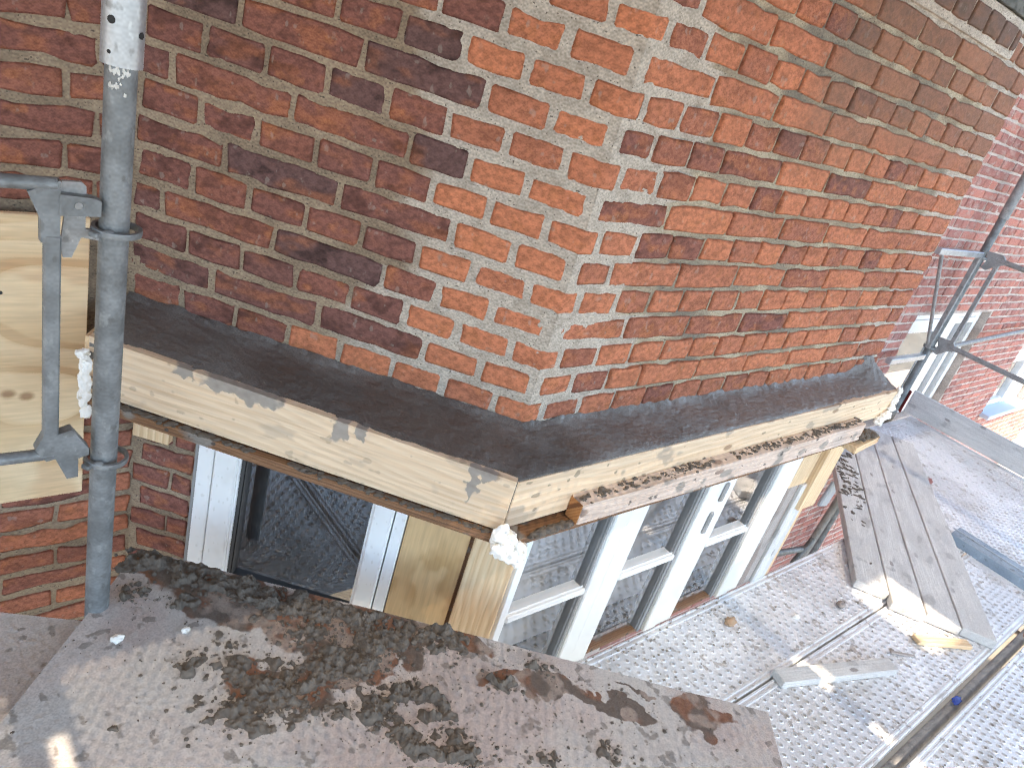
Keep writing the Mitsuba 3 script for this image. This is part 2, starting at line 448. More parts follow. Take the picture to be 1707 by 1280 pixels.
scene['glass_plain'] = {'type': 'thindielectric', 'int_ior': 2.2, 'ext_ior': 1.0}


# ------------------------------------------------------------------ bricks
def brick_mesh(fr, a0, a1, z0, z1, proud=0.0, tone=50, rnd=0, erode=0.004, depth=.05, simple=False, mb=None, rot=0.0):
    """one brick: a worn outline (points round the face), a rounded rim and sides into the wall"""
    mb = mb or MB()
    L, Hh = a1 - a0, z1 - z0
    c = min(.0045, L * .2, Hh * .2)
    xs = [a0 + c, a1 - c]
    if not simple:
        k = max(1, int(round(L / .052)))
        xs = list(np.linspace(a0 + c, a1 - c, k + 1))
    if a0 < -0.003 < a1 and a1 > .003 and fr is fold:
        xs = sorted([x for x in xs if abs(x) > .012] + [0.0])
    e = lambda s: rng.normal(0, s)
    er = erode
    per = []
    for x in xs:
        per.append((x, z0 + e(er * .55)))
    per += [(a1 + e(er * .5), z0 + c + e(er * .4)), (a1 + e(er * .5), z1 - c - abs(e(er)))]
    for x in xs[::-1]:
        per.append((x, z1 - abs(e(er)) * 1.15))
    per += [(a0 + e(er * .5), z1 - c - abs(e(er))), (a0 + e(er * .5), z0 + c + e(er * .4))]
    per = np.array(per)
    # keep the fold vertex exactly at 0
    n = len(per)
    cen = np.array([(a0 + a1) / 2, (z0 + z1) / 2])
    inn = cen + (per - cen) * (1 - .0065 / np.array([L / 2, Hh / 2]).clip(.02))
    ft = np.isin(np.round(per[:, 0], 9), [0.0]) & (fr is fold)
    inn[ft, 0] = 0
    rings = []
    tilt = e(.0012)
    face = proud + tilt * (inn[:, 0] - cen[0]) / .1 + np.array([e(.0007) for _ in range(n)])
    P = [fr(inn[:, 0], face, inn[:, 1]), fr(per[:, 0], np.full(n, proud - .0035) + np.array([-abs(e(.0012)) for _ in range(n)]), per[:, 1])]
    if not simple:
        P.append(fr(per[:, 0], np.full(n, proud - depth), per[:, 1]))
    else:
        P.append(fr(per[:, 0], np.full(n, proud - .016), per[:, 1]))
    v = np.vstack(P)
    uvl = np.vstack([inn - cen, per - cen, per - cen])
    u = uvl + np.array([10.0 * tone, 10.0 * rnd])
    # face triangles: pair bottom row and top row
    f = []
    kx = len(xs)
    bot = list(range(kx)); top = list(range(kx + 2, 2 * kx + 2))[::-1]
    for i in range(kx - 1):
        f += [(bot[i], bot[i + 1], top[i + 1]), (bot[i], top[i + 1], top[i])]
    r0, r1 = kx, kx + 1
    f += [(bot[-1], r0, r1), (bot[-1], r1, top[-1])]
    l1, l0 = 2 * kx + 2, 2 * kx + 3
    f += [(bot[0], top[0], l1), (bot[0], l1, l0)]
    f = [tuple(t) for t in f]
    i = np.arange(n); j = (i + 1) % n
    for a in range(2):
        A, B = a * n, (a + 1) * n
        f += [tuple(t) for t in np.stack([A + i, B + i, B + j], 1)] + [tuple(t) for t in np.stack([A + i, B + j, A + j], 1)]
    f = np.array(f)
    # orient outward
    p0 = v[f[0]]
    nn = np.cross(p0[1] - p0[0], p0[2] - p0[0])
    out = fr(cen[0] + (.01 if cen[0] >= 0 else -.01), 1.0, cen[1]) - fr(cen[0] + (.01 if cen[0] >= 0 else -.01), 0.0, cen[1])
    if nn @ out < 0:
        f = f[:, ::-1]
    mb.add(v, f, u)
    return mb


def wall_grid(fr, a0, a1, z0, z1, step, amp, base, extra=None, breaks=()):
    na = max(2, int(round((a1 - a0) / step)) + 1); nz = max(2, int(round((z1 - z0) / step)) + 1)
    a = np.unique(np.concatenate([np.linspace(a0, a1, na), breaks])); z = np.linspace(z0, z1, nz)
    na = len(a)
    A, Z = np.meshgrid(a, z, indexing='ij')
    q = np.stack([A * 28, Z * 28, A * 0 + .5], -1)
    o = base + amp * 2 * (meshkit.fbm(q, 4, 11) - .5) + amp * .5 * (meshkit.noise(q * 5.3, 3) - .5)
    if extra is not None:
        o = o + extra(A, Z)
    v = fr(A, o, Z).reshape(-1, 3)
    i, j = np.meshgrid(np.arange(na - 1), np.arange(nz - 1), indexing='ij')
    k = i * nz + j
    f = np.stack([k, k + nz, k + nz + 1, k + 1], -1).reshape(-1, 4)
    p = v[f[0]]
    am = (a0 + a1) / 2 + 1e-3
    if np.cross(p[1] - p[0], p[2] - p[0]) @ (fr(am, 1., z0) - fr(am, 0., z0)) < 0:
        f = f[:, ::-1]
    return MB().add(v, f)


# ------------------------------------------------------------------ the brick bay
tag('brick_bay', 'red brick bay with slanted side and pale repaired corner above the fresh cement ledge', 'wall')


def bay_extra(A, Z):
    fresh = np.where(A < 0, 1 - np.clip((-A - .30) / .10, 0, 1), 1 - np.clip((A - .16) / .08, 0, 1))
    fr_old = (A > .2) * (-.0025)
    q = A / .27
    zl = np.mod(Z, H) / H
    gap = (A > .18) * -.006 * np.exp(-((zl - .93 + .05 * np.sin(A * 37)) / .05) ** 2) * np.clip(meshkit.noise(np.stack([A * 16, Z * 13, A * 0], -1), 9) * 2.6 - .9, 0, 1)
    return .0012 * fresh + fr_old + gap


put('brick_bay__mortar', wall_grid(fold, -1.045, 2.0, -.10, 1.47, .0062, .0042, -.0040, bay_extra, breaks=[0.0]), 'mortar', smooth=True, label='mortar of the bay, freshly repointed pale grey near the corner')
J = .0062
JF = -.0018


def tone_cant(s, z):
    if z < .01 and .40 < s < .68:
        return 92
    if s < .33:
        return int(np.clip(rng.normal(88, 7), 70, 100))
    r = rng.random()
    return int(rng.uniform(2, 14) if r < .34 else rng.uniform(18, 38) if r < .76 else rng.uniform(42, 58))


def tone_front(x, z):
    if x < .2:
        return int(np.clip(rng.normal(72, 12), 40, 98))
    r = rng.random()
    return int(rng.uniform(44, 58) if r < .16 else rng.uniform(64, 92))


def bay_brick(t0, t1, k, tone, er=.0035, pr=None):
    key = num('brick_bay__brick')
    pr = rng.normal(0.0008, .0013) if pr is None else pr
    fz = -.34 < (t0 + t1) / 2 < .19
    jz = (.0100 if fz else .0064 if t1 < .02 else .0060) + rng.uniform(-.0015, .0025)
    jx = .0030 if fz and er < .0045 else 0
    mb = brick_mesh(fold, t0 + (JF if t0 > .2 else jx), t1 - (JF if t0 > .2 else jx), k * H + jz, (k + 1) * H - jz + .001, pr, tone, int(rng.integers(0, 99)), er)
    put(key, mb, 'brick', smooth=True)


for k in range(0, 19):
    even = k % 2 == 0
    # bent bricks on the corner in the header rows
    if even:
        bay_brick(-.087 + J, .055 - J, k, int(rng.uniform(78, 99)), .0025)
        s = .087
        while s < 1.03:
            w = min(.135, 1.042 - s)
            if w > .03:
                bay_brick(-(s + w) + J, -s - J, k, tone_cant(s + w / 2, k * H), .0036 if s > .3 else .0026)
            s += .135
        x, off = .055, .135
    else:
        off = .02 if (k // 2) % 2 == 0 else .155
        cuts = [.012]
        if off == .155:
            cuts += [.155, .29]
        else:
            cuts += [.145, .29]
        s = .29 if off == .02 else .425
        if off == .155:
            cuts += [.425]
        while s < 1.0:
            s += .27; cuts.append(min(s, 1.042))
        for c0, c1 in zip(cuts[:-1], cuts[1:]):
            if c1 - c0 > .03:
                bay_brick(-c1 + J, -c0 - J, k, tone_cant((c0 + c1) / 2, k * H), .0036 if c0 > .3 else .0026)
        x, off = .016, .27
    # the front
    top = 1.215
    if (k + 1) * H > top:
        # beside the sill the wall goes on
        rngs = [(1.74, 1.995)]
    else:
        rngs = [(x, 1.995)]
    for xa, xb in rngs:
        if even:
            cuts = [xa] + [c for c in np.arange(.055, 2.0, .135) if xa + .03 < c < xb - .05] + [xb]
        else:
            o = .13 if (k // 2) % 2 == 0 else .265
            cuts = [xa] + [c for c in np.arange(o, 2.0, .27) if xa + .03 < c < xb - .05] + [xb]
            if o == .13 and xa < .1:
                cuts = [xa] + [.13, .265] + [c for c in np.arange(.40, 2.0, .27) if c < xb - .05] + [xb] if (k // 2) % 4 == 0 else cuts
        for c0, c1 in zip(cuts[:-1], cuts[1:]):
            tn = tone_front((c0 + c1) / 2, k * H)
            if c0 > 1.70:
                tn = int(rng.uniform(60, 80))
            bay_brick(c0 + J, c1 - J, k, tn, .0034)
# bright broken bricks in the bottom course of the slanted side are the lowest course: rowlock sill high on the front
for i, x in enumerate(np.arange(.66, 1.70, .127)):
    key = num('brick_bay__sill_brick')
    put(key, brick_mesh(front, x + .006, min(x + .121, 1.715), 1.236, 1.304, .012, int(rng.uniform(4, 18)), int(rng.integers(0, 99)), .004), 'brick', smooth=True)
mb = MB(); box_in(mb, front, .64, 1.735, -.10, .005, 1.213, 1.326, nseg=60, wob=.004)
put('brick_bay__sill_bed', mb, 'mortar')
mb = MB(); box_in(mb, front, .60, 1.73, -.11, .012, 1.330, 1.52, nseg=30, wob=.012)
put('brick_bay__sill_slab', mb, 'sill_slab', label='dark mossy slab above the row of sill bricks')
# body of the bay behind the brick skin (solid above the soffit)
bay = trimesh.creation.extrude_polygon(__import__('shapely').geometry.Polygon([(-.70, .735), (.012, .03), (1.985, .03), (1.985, 1.2), (-.7, 1.2)]), 1.55)
bay.apply_translation([0, 0, -.09])
put('brick_bay__core', MB().add(bay.vertices, bay.faces), 'mortar')
# lower storey of the bay: brick return, floor, back room
LC = -.03
lc_frame = lambda a, o, z: cant(a, o + LC, z)
lf_frame = lambda a, o, z: front(a, o + .05, z)
put('brick_bay__return_mortar', wall_grid(lc_frame, .832, 1.02, -1.15, -.14, .006, .0035, -.004), 'mortar', smooth=True)
for k in range(0, 13):
    z0 = -.17 - (k + 1) * H
    cuts = [.835, .99] if k % 2 else [.835, .90, 1.01]
    for c0, c1 in zip(cuts[:-1], cuts[1:]):
        key = num('brick_bay__return_brick')
        put(key, brick_mesh(lc_frame, c0 + .004, c1 - .004, z0 + .007, z0 + H - .006, .002, int(rng.uniform(26, 50)), int(rng.integers(0, 99)), .005), 'brick', smooth=True)
# room behind the glass: dark floor and back walls
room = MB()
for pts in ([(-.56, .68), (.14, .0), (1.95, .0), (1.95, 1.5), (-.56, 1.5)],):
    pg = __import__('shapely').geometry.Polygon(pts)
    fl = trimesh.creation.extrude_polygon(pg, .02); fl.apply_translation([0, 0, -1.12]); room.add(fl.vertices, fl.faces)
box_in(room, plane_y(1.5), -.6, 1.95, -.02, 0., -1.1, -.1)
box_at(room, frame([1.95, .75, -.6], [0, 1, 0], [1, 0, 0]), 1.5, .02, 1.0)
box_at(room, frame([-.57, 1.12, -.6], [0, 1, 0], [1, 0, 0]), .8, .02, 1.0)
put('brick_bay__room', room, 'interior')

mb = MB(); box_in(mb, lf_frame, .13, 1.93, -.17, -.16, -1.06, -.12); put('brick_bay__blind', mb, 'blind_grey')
# left window in the slanted side
W = 'brick_bay__window'
tag(W, 'white framed dark window in the slanted side beside the plywood panel')
ZB, ZT = -1.05, -.15
mb = MB(); box_in(mb, lc_frame, .781, .825, -.06, .006, ZB, ZT); put(W + '__frame', mb, 'white_paint')
mb = MB(); box_in(mb, lc_frame, .225, .257, -.06, .006, ZB, ZT); put(W + '__frame_001', mb, 'white_paint')
mb = MB(); box_in(mb, lc_frame, .8255, .836, -.06, .003, ZB, ZT, nseg=30, wob=.003); put(W + '__caulk', mb, 'plinth_grey')
mb = MB()
box_in(mb, lc_frame, .712, .777, -.05, .012, ZB, ZT, c=.004); box_in(mb, lc_frame, .705, .712, -.05, .004, ZB, ZT)
box_in(mb, lc_frame, .261, .319, -.05, .012, ZB, ZT, c=.004); box_in(mb, lc_frame, .319, .326, -.05, .004, ZB, ZT)
box_in(mb, lc_frame, .326, .705, -.05, .008, ZB, -.83)
put(W + '__sash', mb, 'white_paint')
mb = MB(); box_in(mb, lc_frame, .694, .705, -.05, -.004, -.83, ZT); box_in(mb, lc_frame, .688, .691, -.04, -.002, -.83, ZT); box_in(mb, lc_frame, .326, .694, -.05, -.004, -.83, -.78)
put(W + '__gasket', mb, 'gasket')
mb = MB().add(lc_frame(np.array([.326, .69, .69, .326]), np.full(4, -.022), np.array([-.80, -.80, ZT, ZT])), [[0, 1, 2, 3]])
put(W + '__pane', mb, 'glass_plain', uv=False)
mb = MB(); box_in(mb, lc_frame, .039, .222, -.05, -.012, ZB, ZT, vert=True, seed=3.3)
put('brick_bay__infill_panel', mb, 'plywood_gold', label='golden plywood panel between the dark window and the corner board')
mb = MB(); box_in(mb, lc_frame, .020, .045, -.06, -.026, ZB, ZT, vert=True, seed=7.2); put('brick_bay__gap_strip', mb, 'wood_brown')
mb = MB(); box_in(mb, lc_frame, -.10, .028, -.05, .004, ZB, ZT, vert=True, seed=5.2, c=.003)
put('brick_bay__corner_board', mb, 'pine_clean', label='pale pine board on the corner under the ledge')
mb = MB(); box_in(mb, lc_frame, .90, 1.0, .004, .03, -.37, -.15, vert=True, seed=1.4)
put('brick_bay__post', mb, 'pine_clean', label='short pine piece under the left end of the ledge')

# front door and windows
D = 'brick_bay__front_window'
tag(D, 'white framed row of narrow glazed lights under the right side of the ledge')
FB, FT = -1.052, -.12
mb = MB(); box_in(mb, lf_frame, .108, .136, -.06, .002, FB, FT); put(D + '__frame', mb, 'white_dusty')
for (a0, a1, b0, b1) in ((.475, .545, .549, .642), (.968, 1.042, 1.046, 1.148), (1.462, 1.545, 1.549, 1.628)):
    mb = MB(); box_in(mb, lf_frame, a0, a1, -.06, .012, FB, FT, c=.004); box_in(mb, lf_frame, b0, b1, -.06, .006, FB, FT, c=.004)
    put(num(D + '__mullion'), mb, 'white_dusty')
for i, (a0, a1) in enumerate(((.137, .455), (.644, .93), (1.15, 1.425))):
    mb = MB(); box_in(mb, lf_frame, a0, a1 + .02, -.03, .007, -.682, -.657, c=.004); box_in(mb, lf_frame, a0, a1 + .02, -.04, -.004, -.657, -.650); put(num(D + '__rail'), mb, 'white_dusty')
    mb = MB(); box_in(mb, lf_frame, a0, a1 + .02, -.05, -.006, FB, -1.035); put(num(D + '__sill'), mb, 'wood_brown')
    for z0, z1 in ((-1.035, -.686), (-.642, FT)):
        mb = MB().add(lf_frame(np.array([a0, a1, a1, a0]), np.full(4, -.02), np.array([z0, z0, z1, z1])), [[0, 1, 2, 3]])
        put(num(D + '__pane'), mb, 'glass', uv=False)
    mb = MB(); box_in(mb, lf_frame, a1, a1 + .012, -.05, -.006, FB, FT); box_in(mb, lf_frame, a1 + .026, a1 + .037, -.05, -.003, FB, FT); put(num(D + '__gasket'), mb, 'gasket_grey')
    mb = MB(); box_in(mb, lf_frame, a1 + .012, a1 + .026, -.05, -.001, FB, FT); put(num(D + '__bead'), mb, 'plinth_grey')
for x, z0, z1 in ((1.068, -.585, -.485), (1.083, -.44, -.355)):
    mb = MB(); box_in(mb, lf_frame, x - .012, x + .012, .005, .016, z0, z1, c=.008); put(num(D + '__handle'), mb, 'galv_dull')
for (a0, a1, z0, z1, mt, o, lab) in ((1.632, 1.785, -.505, -.12, 'pine_clean', .004, 'yellow plywood strip right of the glazed lights'), (1.790, 1.93, -.64, -.12, 'pine_clean', .03, 'pale pine board at the right end of the bay'),
                                     (1.632, 1.745, -1.06, -.508, 'wood_greybrown', .0, 'brown grey lower board right of the glazed lights'), (1.748, 1.86, -1.06, -.508, 'wood_grey', .012, 'grey lower board at the right end of the bay'),
                                     (1.862, 1.90, -1.06, -.60, 'pine_clean', .006, None)):
    mb = MB(); box_in(mb, lf_frame, a0, a1, -.05, o, z0, z1, vert=True, seed=a0 * 3, c=.002); put(num('brick_bay__cover_board'), mb, mt, label=lab)
mb = MB(); box_at(mb, frame([1.97, .45, -.62], [0, 1, 0], [0, 0, 1]), .95, 1.05, .04); put('brick_bay__end_wall', mb, 'brick_far')

# ------------------------------------------------------------------ cement ledge and its formwork
# top surface: inner edge on the wall, outer edge on the boards
ledge_in = lambda t: np.array(fold(t, 0.004, 0))
P_L = np.array([-.806, .466]); ends = dict(l=np.array([-.860, .520]), c=np.array([-.163, -.176]), r=np.array([1.905, -.158]))


def ledge():
    mb = MB()
    n1, n2, m_ = 90, 170, 26
    us = np.concatenate([np.linspace(0, 1, n1), np.linspace(1, 2, n2)[1:]])
    rows = []
    for u in us:
        if u <= 1:
            o = ends['l'] * (1 - u) + ends['c'] * u
            i_ = cant((1 - u) * 1.03 + 0 * u, 0.002, 0)[:2]
            zi, zo = .030 * (1 - u) + .002 * u, .032 * (1 - u) - .003 * u
        else:
            w = u - 1
            o = ends['c'] * (1 - w) + ends['r'] * w
            i_ = np.array([w * 1.99, -.002])
            zi, zo = .002 + .003 * w, -.003 + .012 * w
        rows.append((i_, o, zi, zo))
    V = []
    for k, (i_, o, zi, zo) in enumerate(rows):
        tt = np.linspace(-.10, 1.0, m_)
        xy = i_ + (o - i_) * tt[:, None]
        z = zi + (zo - zi) * np.clip(tt, 0, 1)
        z = z + .012 * np.exp(-np.clip(tt, 0, 1) * 14) - .006 * np.exp(-(1 - tt) * 20)
        V.append(np.column_stack([xy, z]))
    V = np.array(V)
    q = V.copy(); q[..., 2] = 0
    V[..., 2] += .006 * (meshkit.fbm(q * 8, 3, 4) - .5) + .006 * (meshkit.fbm(q * 55, 3, 8) - .5)
    V[:, :9, 2] += (.034 * (meshkit.fbm(q[:, :9] * 38, 3, 14) - .46) * np.exp(-np.arange(9) / 3.0))
    # rough heap at the right end against the wall
    d = np.linalg.norm(q[..., :2] - np.array([1.90, .01]), axis=-1)
    V[..., 2] += .055 * np.exp(-(d / .085) ** 2) * (.7 + .8 * meshkit.fbm(q * 40, 3, 2))
    nr, nc = V.shape[:2]
    top = V.reshape(-1, 3)
    i, j = np.meshgrid(np.arange(nr - 1), np.arange(nc - 1), indexing='ij')
    k = i * nc + j
    f = np.stack([k, k + 1, k + nc + 1, k + nc], -1).reshape(-1, 4)
    p = top[f[50]]
    if np.cross(p[1] - p[0], p[2] - p[0])[2] < 0:
        f = f[:, ::-1]
    mb.add(top, f)
    # outer skirt, bottom and ends
    o = V[:, -1]; lo = o.copy(); lo[:, 2] = -.10
    inn = V[:, 0].copy(); inn[:, 2] = -.10
    for A, B in ((o, lo), (lo, inn)):
        n = len(A); v = np.vstack([A, B]); ii = np.arange(n - 1)
        mb.add(v, np.stack([ii, ii + 1, ii + n + 1, ii + n], -1))
    for e in (0, -1):
        c_ = V[e]; b_ = c_.copy(); b_[:, 2] = -.10
        v = np.vstack([c_, b_]); ii = np.arange(len(c_) - 1)
        mb.add(v, np.stack([ii, ii + 1, ii + len(c_) + 1, ii + len(c_)], -1))
    return mb


put('cement_ledge', ledge(), 'cement', smooth=False, label='fresh dark wet cement ledge running round the corner of the brick bay', cat='ledge')


def board_between(p, q, z0p, z0q, hp, hq, th, seed, out, c=.002, nseg=12, wob=.0015):
    """an upright board whose outer face runs from p to q (plan), thickness th inwards"""
    p, q = np.array(p, float), np.array(q, float)
    L = np.linalg.norm(q - p); e = (q - p) / L; n = np.array([e[1], -e[0]])
    if n @ np.array(out) < 0:
        n = -n
    v, f, u = chbox(L, th, 1.0, c / max(hp, .05) if False else c, seed, nseg=nseg, wob=wob)
    s = (v[:, 0] + L / 2) / L
    hh = hp + (hq - hp) * s
    z = (z0p + (z0q - z0p) * s) + (v[:, 2] + .5) * hh
    xy = p + np.outer(s * L, e) + np.outer(v[:, 1] - th / 2, n)
    u = np.stack([v[:, 0] + 10 * seed + 5, (v[:, 2]) * hp + v[:, 1] + 3], -1)
    return np.column_stack([xy, z]), f, u


A_, B_, R_ = np.array([-.862, .522]), np.array([-.168, -.181]), np.array([1.905, -.164])
mb = MB().add(*board_between(A_, B_ + [.004, -.004], -.108, -.145, .140, .139, .022, 2.1, (-1, -1)))
put('formwork_board', mb, 'pine_left', label='pine board along the slanted left side, smeared with grey cement near its top', cat='board')
mb = MB().add(*board_between(B_ + [.017, .003], R_, -.145, -.108, .131, .116, .022, 4.7, (0, -1)))
put('formwork_board_001', mb, 'pine', label='pine board along the front right side, thinner, running to the foam at its right end', cat='board')
# soffit strip under the left board (its edge shows), batten and soffit under the right board
n45 = np.array([-S, -S])
mb = MB().add(*board_between(A_ + n45 * .018, B_ + n45 * .018 + [0.03, -.03], -.137, -.173, .023, .023, .24, 7.3, (-1, -1), nseg=16, wob=.003))
put('soffit_board', mb, 'wood_brown', label='dirty brown plywood soffit edge below the left pine board', cat='board')
mb = MB().add(*board_between(np.array([-.13, -.212]), np.array([1.74, -.205]), -.178, -.165, .020, .020, .22, 8.8, (0, -1), nseg=16, wob=.003))
put('soffit_board_001', mb, 'wood_brown', label='dark brown soffit strip under the front pine board, crumbs on its left end', cat='board')
mb = MB().add(*board_between(np.array([.055, -.222]), np.array([1.60, -.216]), -.156, -.150, .062, .072, .045, 9.4, (0, -1), c=.005, nseg=60, wob=.009))
put('timber_batten', mb, 'wood_pink', label='pinkish grey rough batten with sawn orange end below the front board', cat='batten')
v, f, u = chbox(.002, .043, .058, .004, 1.2)
put('timber_batten__sawn_end', MB().add(app(frame([.0535, -.1995, -.125], [1, 0, 0], [0, 1, 0]), v), f, u * [8, 1]), 'pine_orange', label='orange sawn end grain of the batten')
mb = MB().add(*board_between(np.array([1.58, -.235]), np.array([1.78, -.228]), -.20, -.185, .030, .030, .06, 3.9, (0, -1), c=.004, wob=.006))
put('timber_batten_001', mb, 'pine_clean', label='short splintered pale wood piece at the right end under the batten', cat='batten')


def foam_blob(spots, seed):
    mb = MB()
    for i, (x, y, z, r, sq) in enumerate(spots):
        v, f = lump(r, seed + i * 3.1, 3, sq, .75, 1.6)
        mb.add(v + [x, y, z], f)
    return mb


put('expanding_foam', foam_blob([(-.185, -.205, -.135, .020, (1, .8, 1.3)), (-.175, -.215, -.165, .024, (1.1, .8, 1.1)), (-.150, -.222, -.190, .020, (1, .8, 1.2)), (-.128, -.226, -.178, .019, (1, .8, 1.1)), (-.118, -.226, -.212, .016, (1, .8, 1.3)), (-.16, -.212, -.150, .018, (1, 1, 1))], 3.0), 'foam', smooth=True,
    label='white lump of expanding foam at the mitred corner of the pine boards', cat='foam')
put('expanding_foam_001', foam_blob([(-.876, .505, -.005, .013, (1, 1, 1)), (-.872, .50, -.03, .013, (.9, 1, 1.9)), (-.871, .50, -.07, .0135, (.9, 1, 2.2)), (-.872, .50, -.11, .0135, (.9, 1, 1.9)), (-.864, .503, -.145, .012, (1, 1, 1.6))], 9.0), 'foam', smooth=True,
    label='narrow upright strip of white foam at the ledge end beside the left pole', cat='foam')
put('expanding_foam_002', foam_blob([(1.907, -.165, .005, .013, (1, 1, 1.3)), (1.905, -.166, -.03, .014, (1, 1, 1.7)), (1.90, -.168, -.065, .016, (1.2, 1, 1.3)), (1.865, -.178, -.095, .018, (1.8, 1, 1.0)), (1.82, -.18, -.115, .016, (1.6, 1, 1))], 15.0), 'foam', smooth=True,
    label='cream foam at the right end of the front pine board', cat='foam')
# end boards closing the ledge
mb = MB().add(*board_between(np.array([-.868, .528]), np.array([-.74, .70]), -.11, -.11, .14, .14, .02, 6.6, (-1, 0)))
put('end_board', mb, 'pine_clean', label='pine end piece closing the ledge behind the scaffold pole', cat='board')

# dried mortar dropped on the strips and the foreground sheet: stuff
drop = MB()


def crumbs(mb, pts, zs, rs, sq=(1, 1, .7), rough=.5):
    for (x, y), z, r in zip(pts, zs, rs):
        s = 1 if r > .0045 else 0
        v, f = lump(r, rng.uniform(0, 99), s if r < .012 else 2, np.array(sq) * rng.uniform(.75, 1.3, 3), rough, 2.4)
        mb.add(v + [x, y, z + r * .25], f)


def line_crumbs(p, q, z0, z1, n, rmin, rmax, w, spread):
    p, q = np.array(p), np.array(q)
    for _ in range(n):
        s = rng.random()
        if meshkit.noise(np.array([s * spread, .5, .5]), 5) < .42:
            continue
        xy = p + (q - p) * s + rng.normal(0, w, 2)
        crumbs(drop, [xy], [z0 + (z1 - z0) * s], [rng.uniform(rmin, rmax)], sq=(1.5, 1, .6))


line_crumbs(A_ + n45 * .009, B_ + n45 * .009, -.114, -.150, 520, .002, .006, .004, 9)
line_crumbs((.06, -.195), (1.6, -.19), -.095, -.079, 420, .002, .006, .009, 10)
line_crumbs((-.09, -.215), (.05, -.21), -.156, -.156, 90, .004, .010, .004, 1)
line_crumbs((1.60, -.20), (1.76, -.20), -.150, -.150, 60, .005, .013, .010, 3)
put('mortar_droppings', drop, 'mortar_dark', smooth=True, label='dark mortar crumbs lying along the strips under the ledge boards', cat='mortar', kind='stuff')

# ------------------------------------------------------------------ main house wall
tag('house_wall', 'pinkish brick house wall behind the bay with white windows', 'wall')
YL, YR = .735, .9
fl = plane_y(YL); frr = plane_y(YR)
put('house_wall__mortar', wall_grid(fl, -1.75, -.68, -1.15, 1.5, .007, .0042, -.006), 'mortar', smooth=True)


def house_brick(fr_, a0, a1, z0, tone, mt='brick', er=.005, pr=.001):
    put(num('house_wall__brick'), brick_mesh(fr_, a0, a1, z0 + .009, z0 + H - .007, pr + rng.normal(0, .0018), tone, int(rng.integers(0, 99)), er), mt, smooth=True)


nb = 0
for k in range(-15, 20):
    z0 = k * H + .022
    if k >= 3 or k <= -5:
        cuts = list(np.arange(-1.42 + (.1 if k % 2 else .03), -.75, .255 if k % 2 else .13)) + [-.735]
        if k <= -5:
            cuts = list(np.arange(-1.52 + (.13 if k % 2 else .0), -.74, .255)) + [-.69]
        for c0, c1 in zip(cuts[:-1], cuts[1:]):
            if c1 - c0 > .03 and c1 > -1.3:
                house_brick(fl, c0 + .006, c1 - .006, z0, int(rng.uniform(36, 60) if k > 0 else rng.uniform(50, 82)), er=.006); nb += 1
# right part: openings, bricks in view one by one, the rest as one mesh
openings = [(4.93, 6.66, -1.30, -.245), (8.42, 9.9, -1.62, -.75)]
far = MB(); cand = []
for k in range(-42, 26):
    z0 = k * H
    step, off = (.27, .13) if k % 2 else (.135, .02)
    cuts = np.arange(2.35 + off, 11.0, step)
    for c0 in cuts:
        c1 = c0 + step
        if any(c1 > a + .002 and c0 < b - .002 and z0 + H > lo and z0 < hi for a, b, lo, hi in openings):
            for a, b, lo, hi in openings:
                if z0 + H > lo and z0 < hi:
                    if c0 < a < c1: c1 = a
                    if c0 < b < c1: c0 = b
            if c1 - c0 < .03 or any(c1 > a + .002 and c0 < b - .002 and z0 + H > lo and z0 < hi for a, b, lo, hi in openings):
                continue
        ctr = np.array([(c0 + c1) / 2, YR, z0 + H / 2]); q = ctr - EYE
        Z = q @ FWD; px, py = 1238.5 * (q @ RIGHT) / Z, 1238.5 * (q @ DOWN) / Z
        vis = abs(px) < 860 and abs(py) < 645 and px > 520
        cand.append((Z, vis, c0, c1, z0))
cand.sort(key=lambda t: (not t[1], t[0]))
for i, (Z, vis, c0, c1, z0) in enumerate(cand):
    tn, r_ = int(np.clip(rng.normal(55, 25), 0, 100)), int(rng.integers(0, 99))
    if nb < 296 and vis:
        put(num('house_wall__brick'), brick_mesh(frr, c0 + .006, c1 - .006, z0 + .007, z0 + H - .006, rng.normal(.002, .002), tn, r_, .005), 'brick_far', smooth=True); nb += 1
    else:
        brick_mesh(frr, c0 + .006, c1 - .006, z0 + .007, z0 + H - .006, rng.normal(.002, .002), tn, r_, .004, simple=True, mb=far)
put('house_wall__brickwork', far, 'brick_far', smooth=True, kind='stuff')
back = MB()
xs = [1.9, 4.93, 6.66, 8.42, 9.9, 14.0]
for a0, a1, rs in ((1.9, 4.93, [(-4, 4)]), (4.93, 6.66, [(-4, -1.30), (-.245, 4)]), (6.66, 8.42, [(-4, 4)]), (8.42, 9.9, [(-4, -1.62), (-.75, 4)]), (9.9, 14.0, [(-4, 4)])):
    for lo, hi in rs:
        box_in(back, frr, a0, a1, -.30, -.004, lo, hi, c=.0005)
box_at(back, frame([-5.5, YL + .17, 0], [1, 0, 0], [0, 1, 0]), 9.7, .3, 8.0)
put('house_wall__wall_body', back, 'mortar_far')


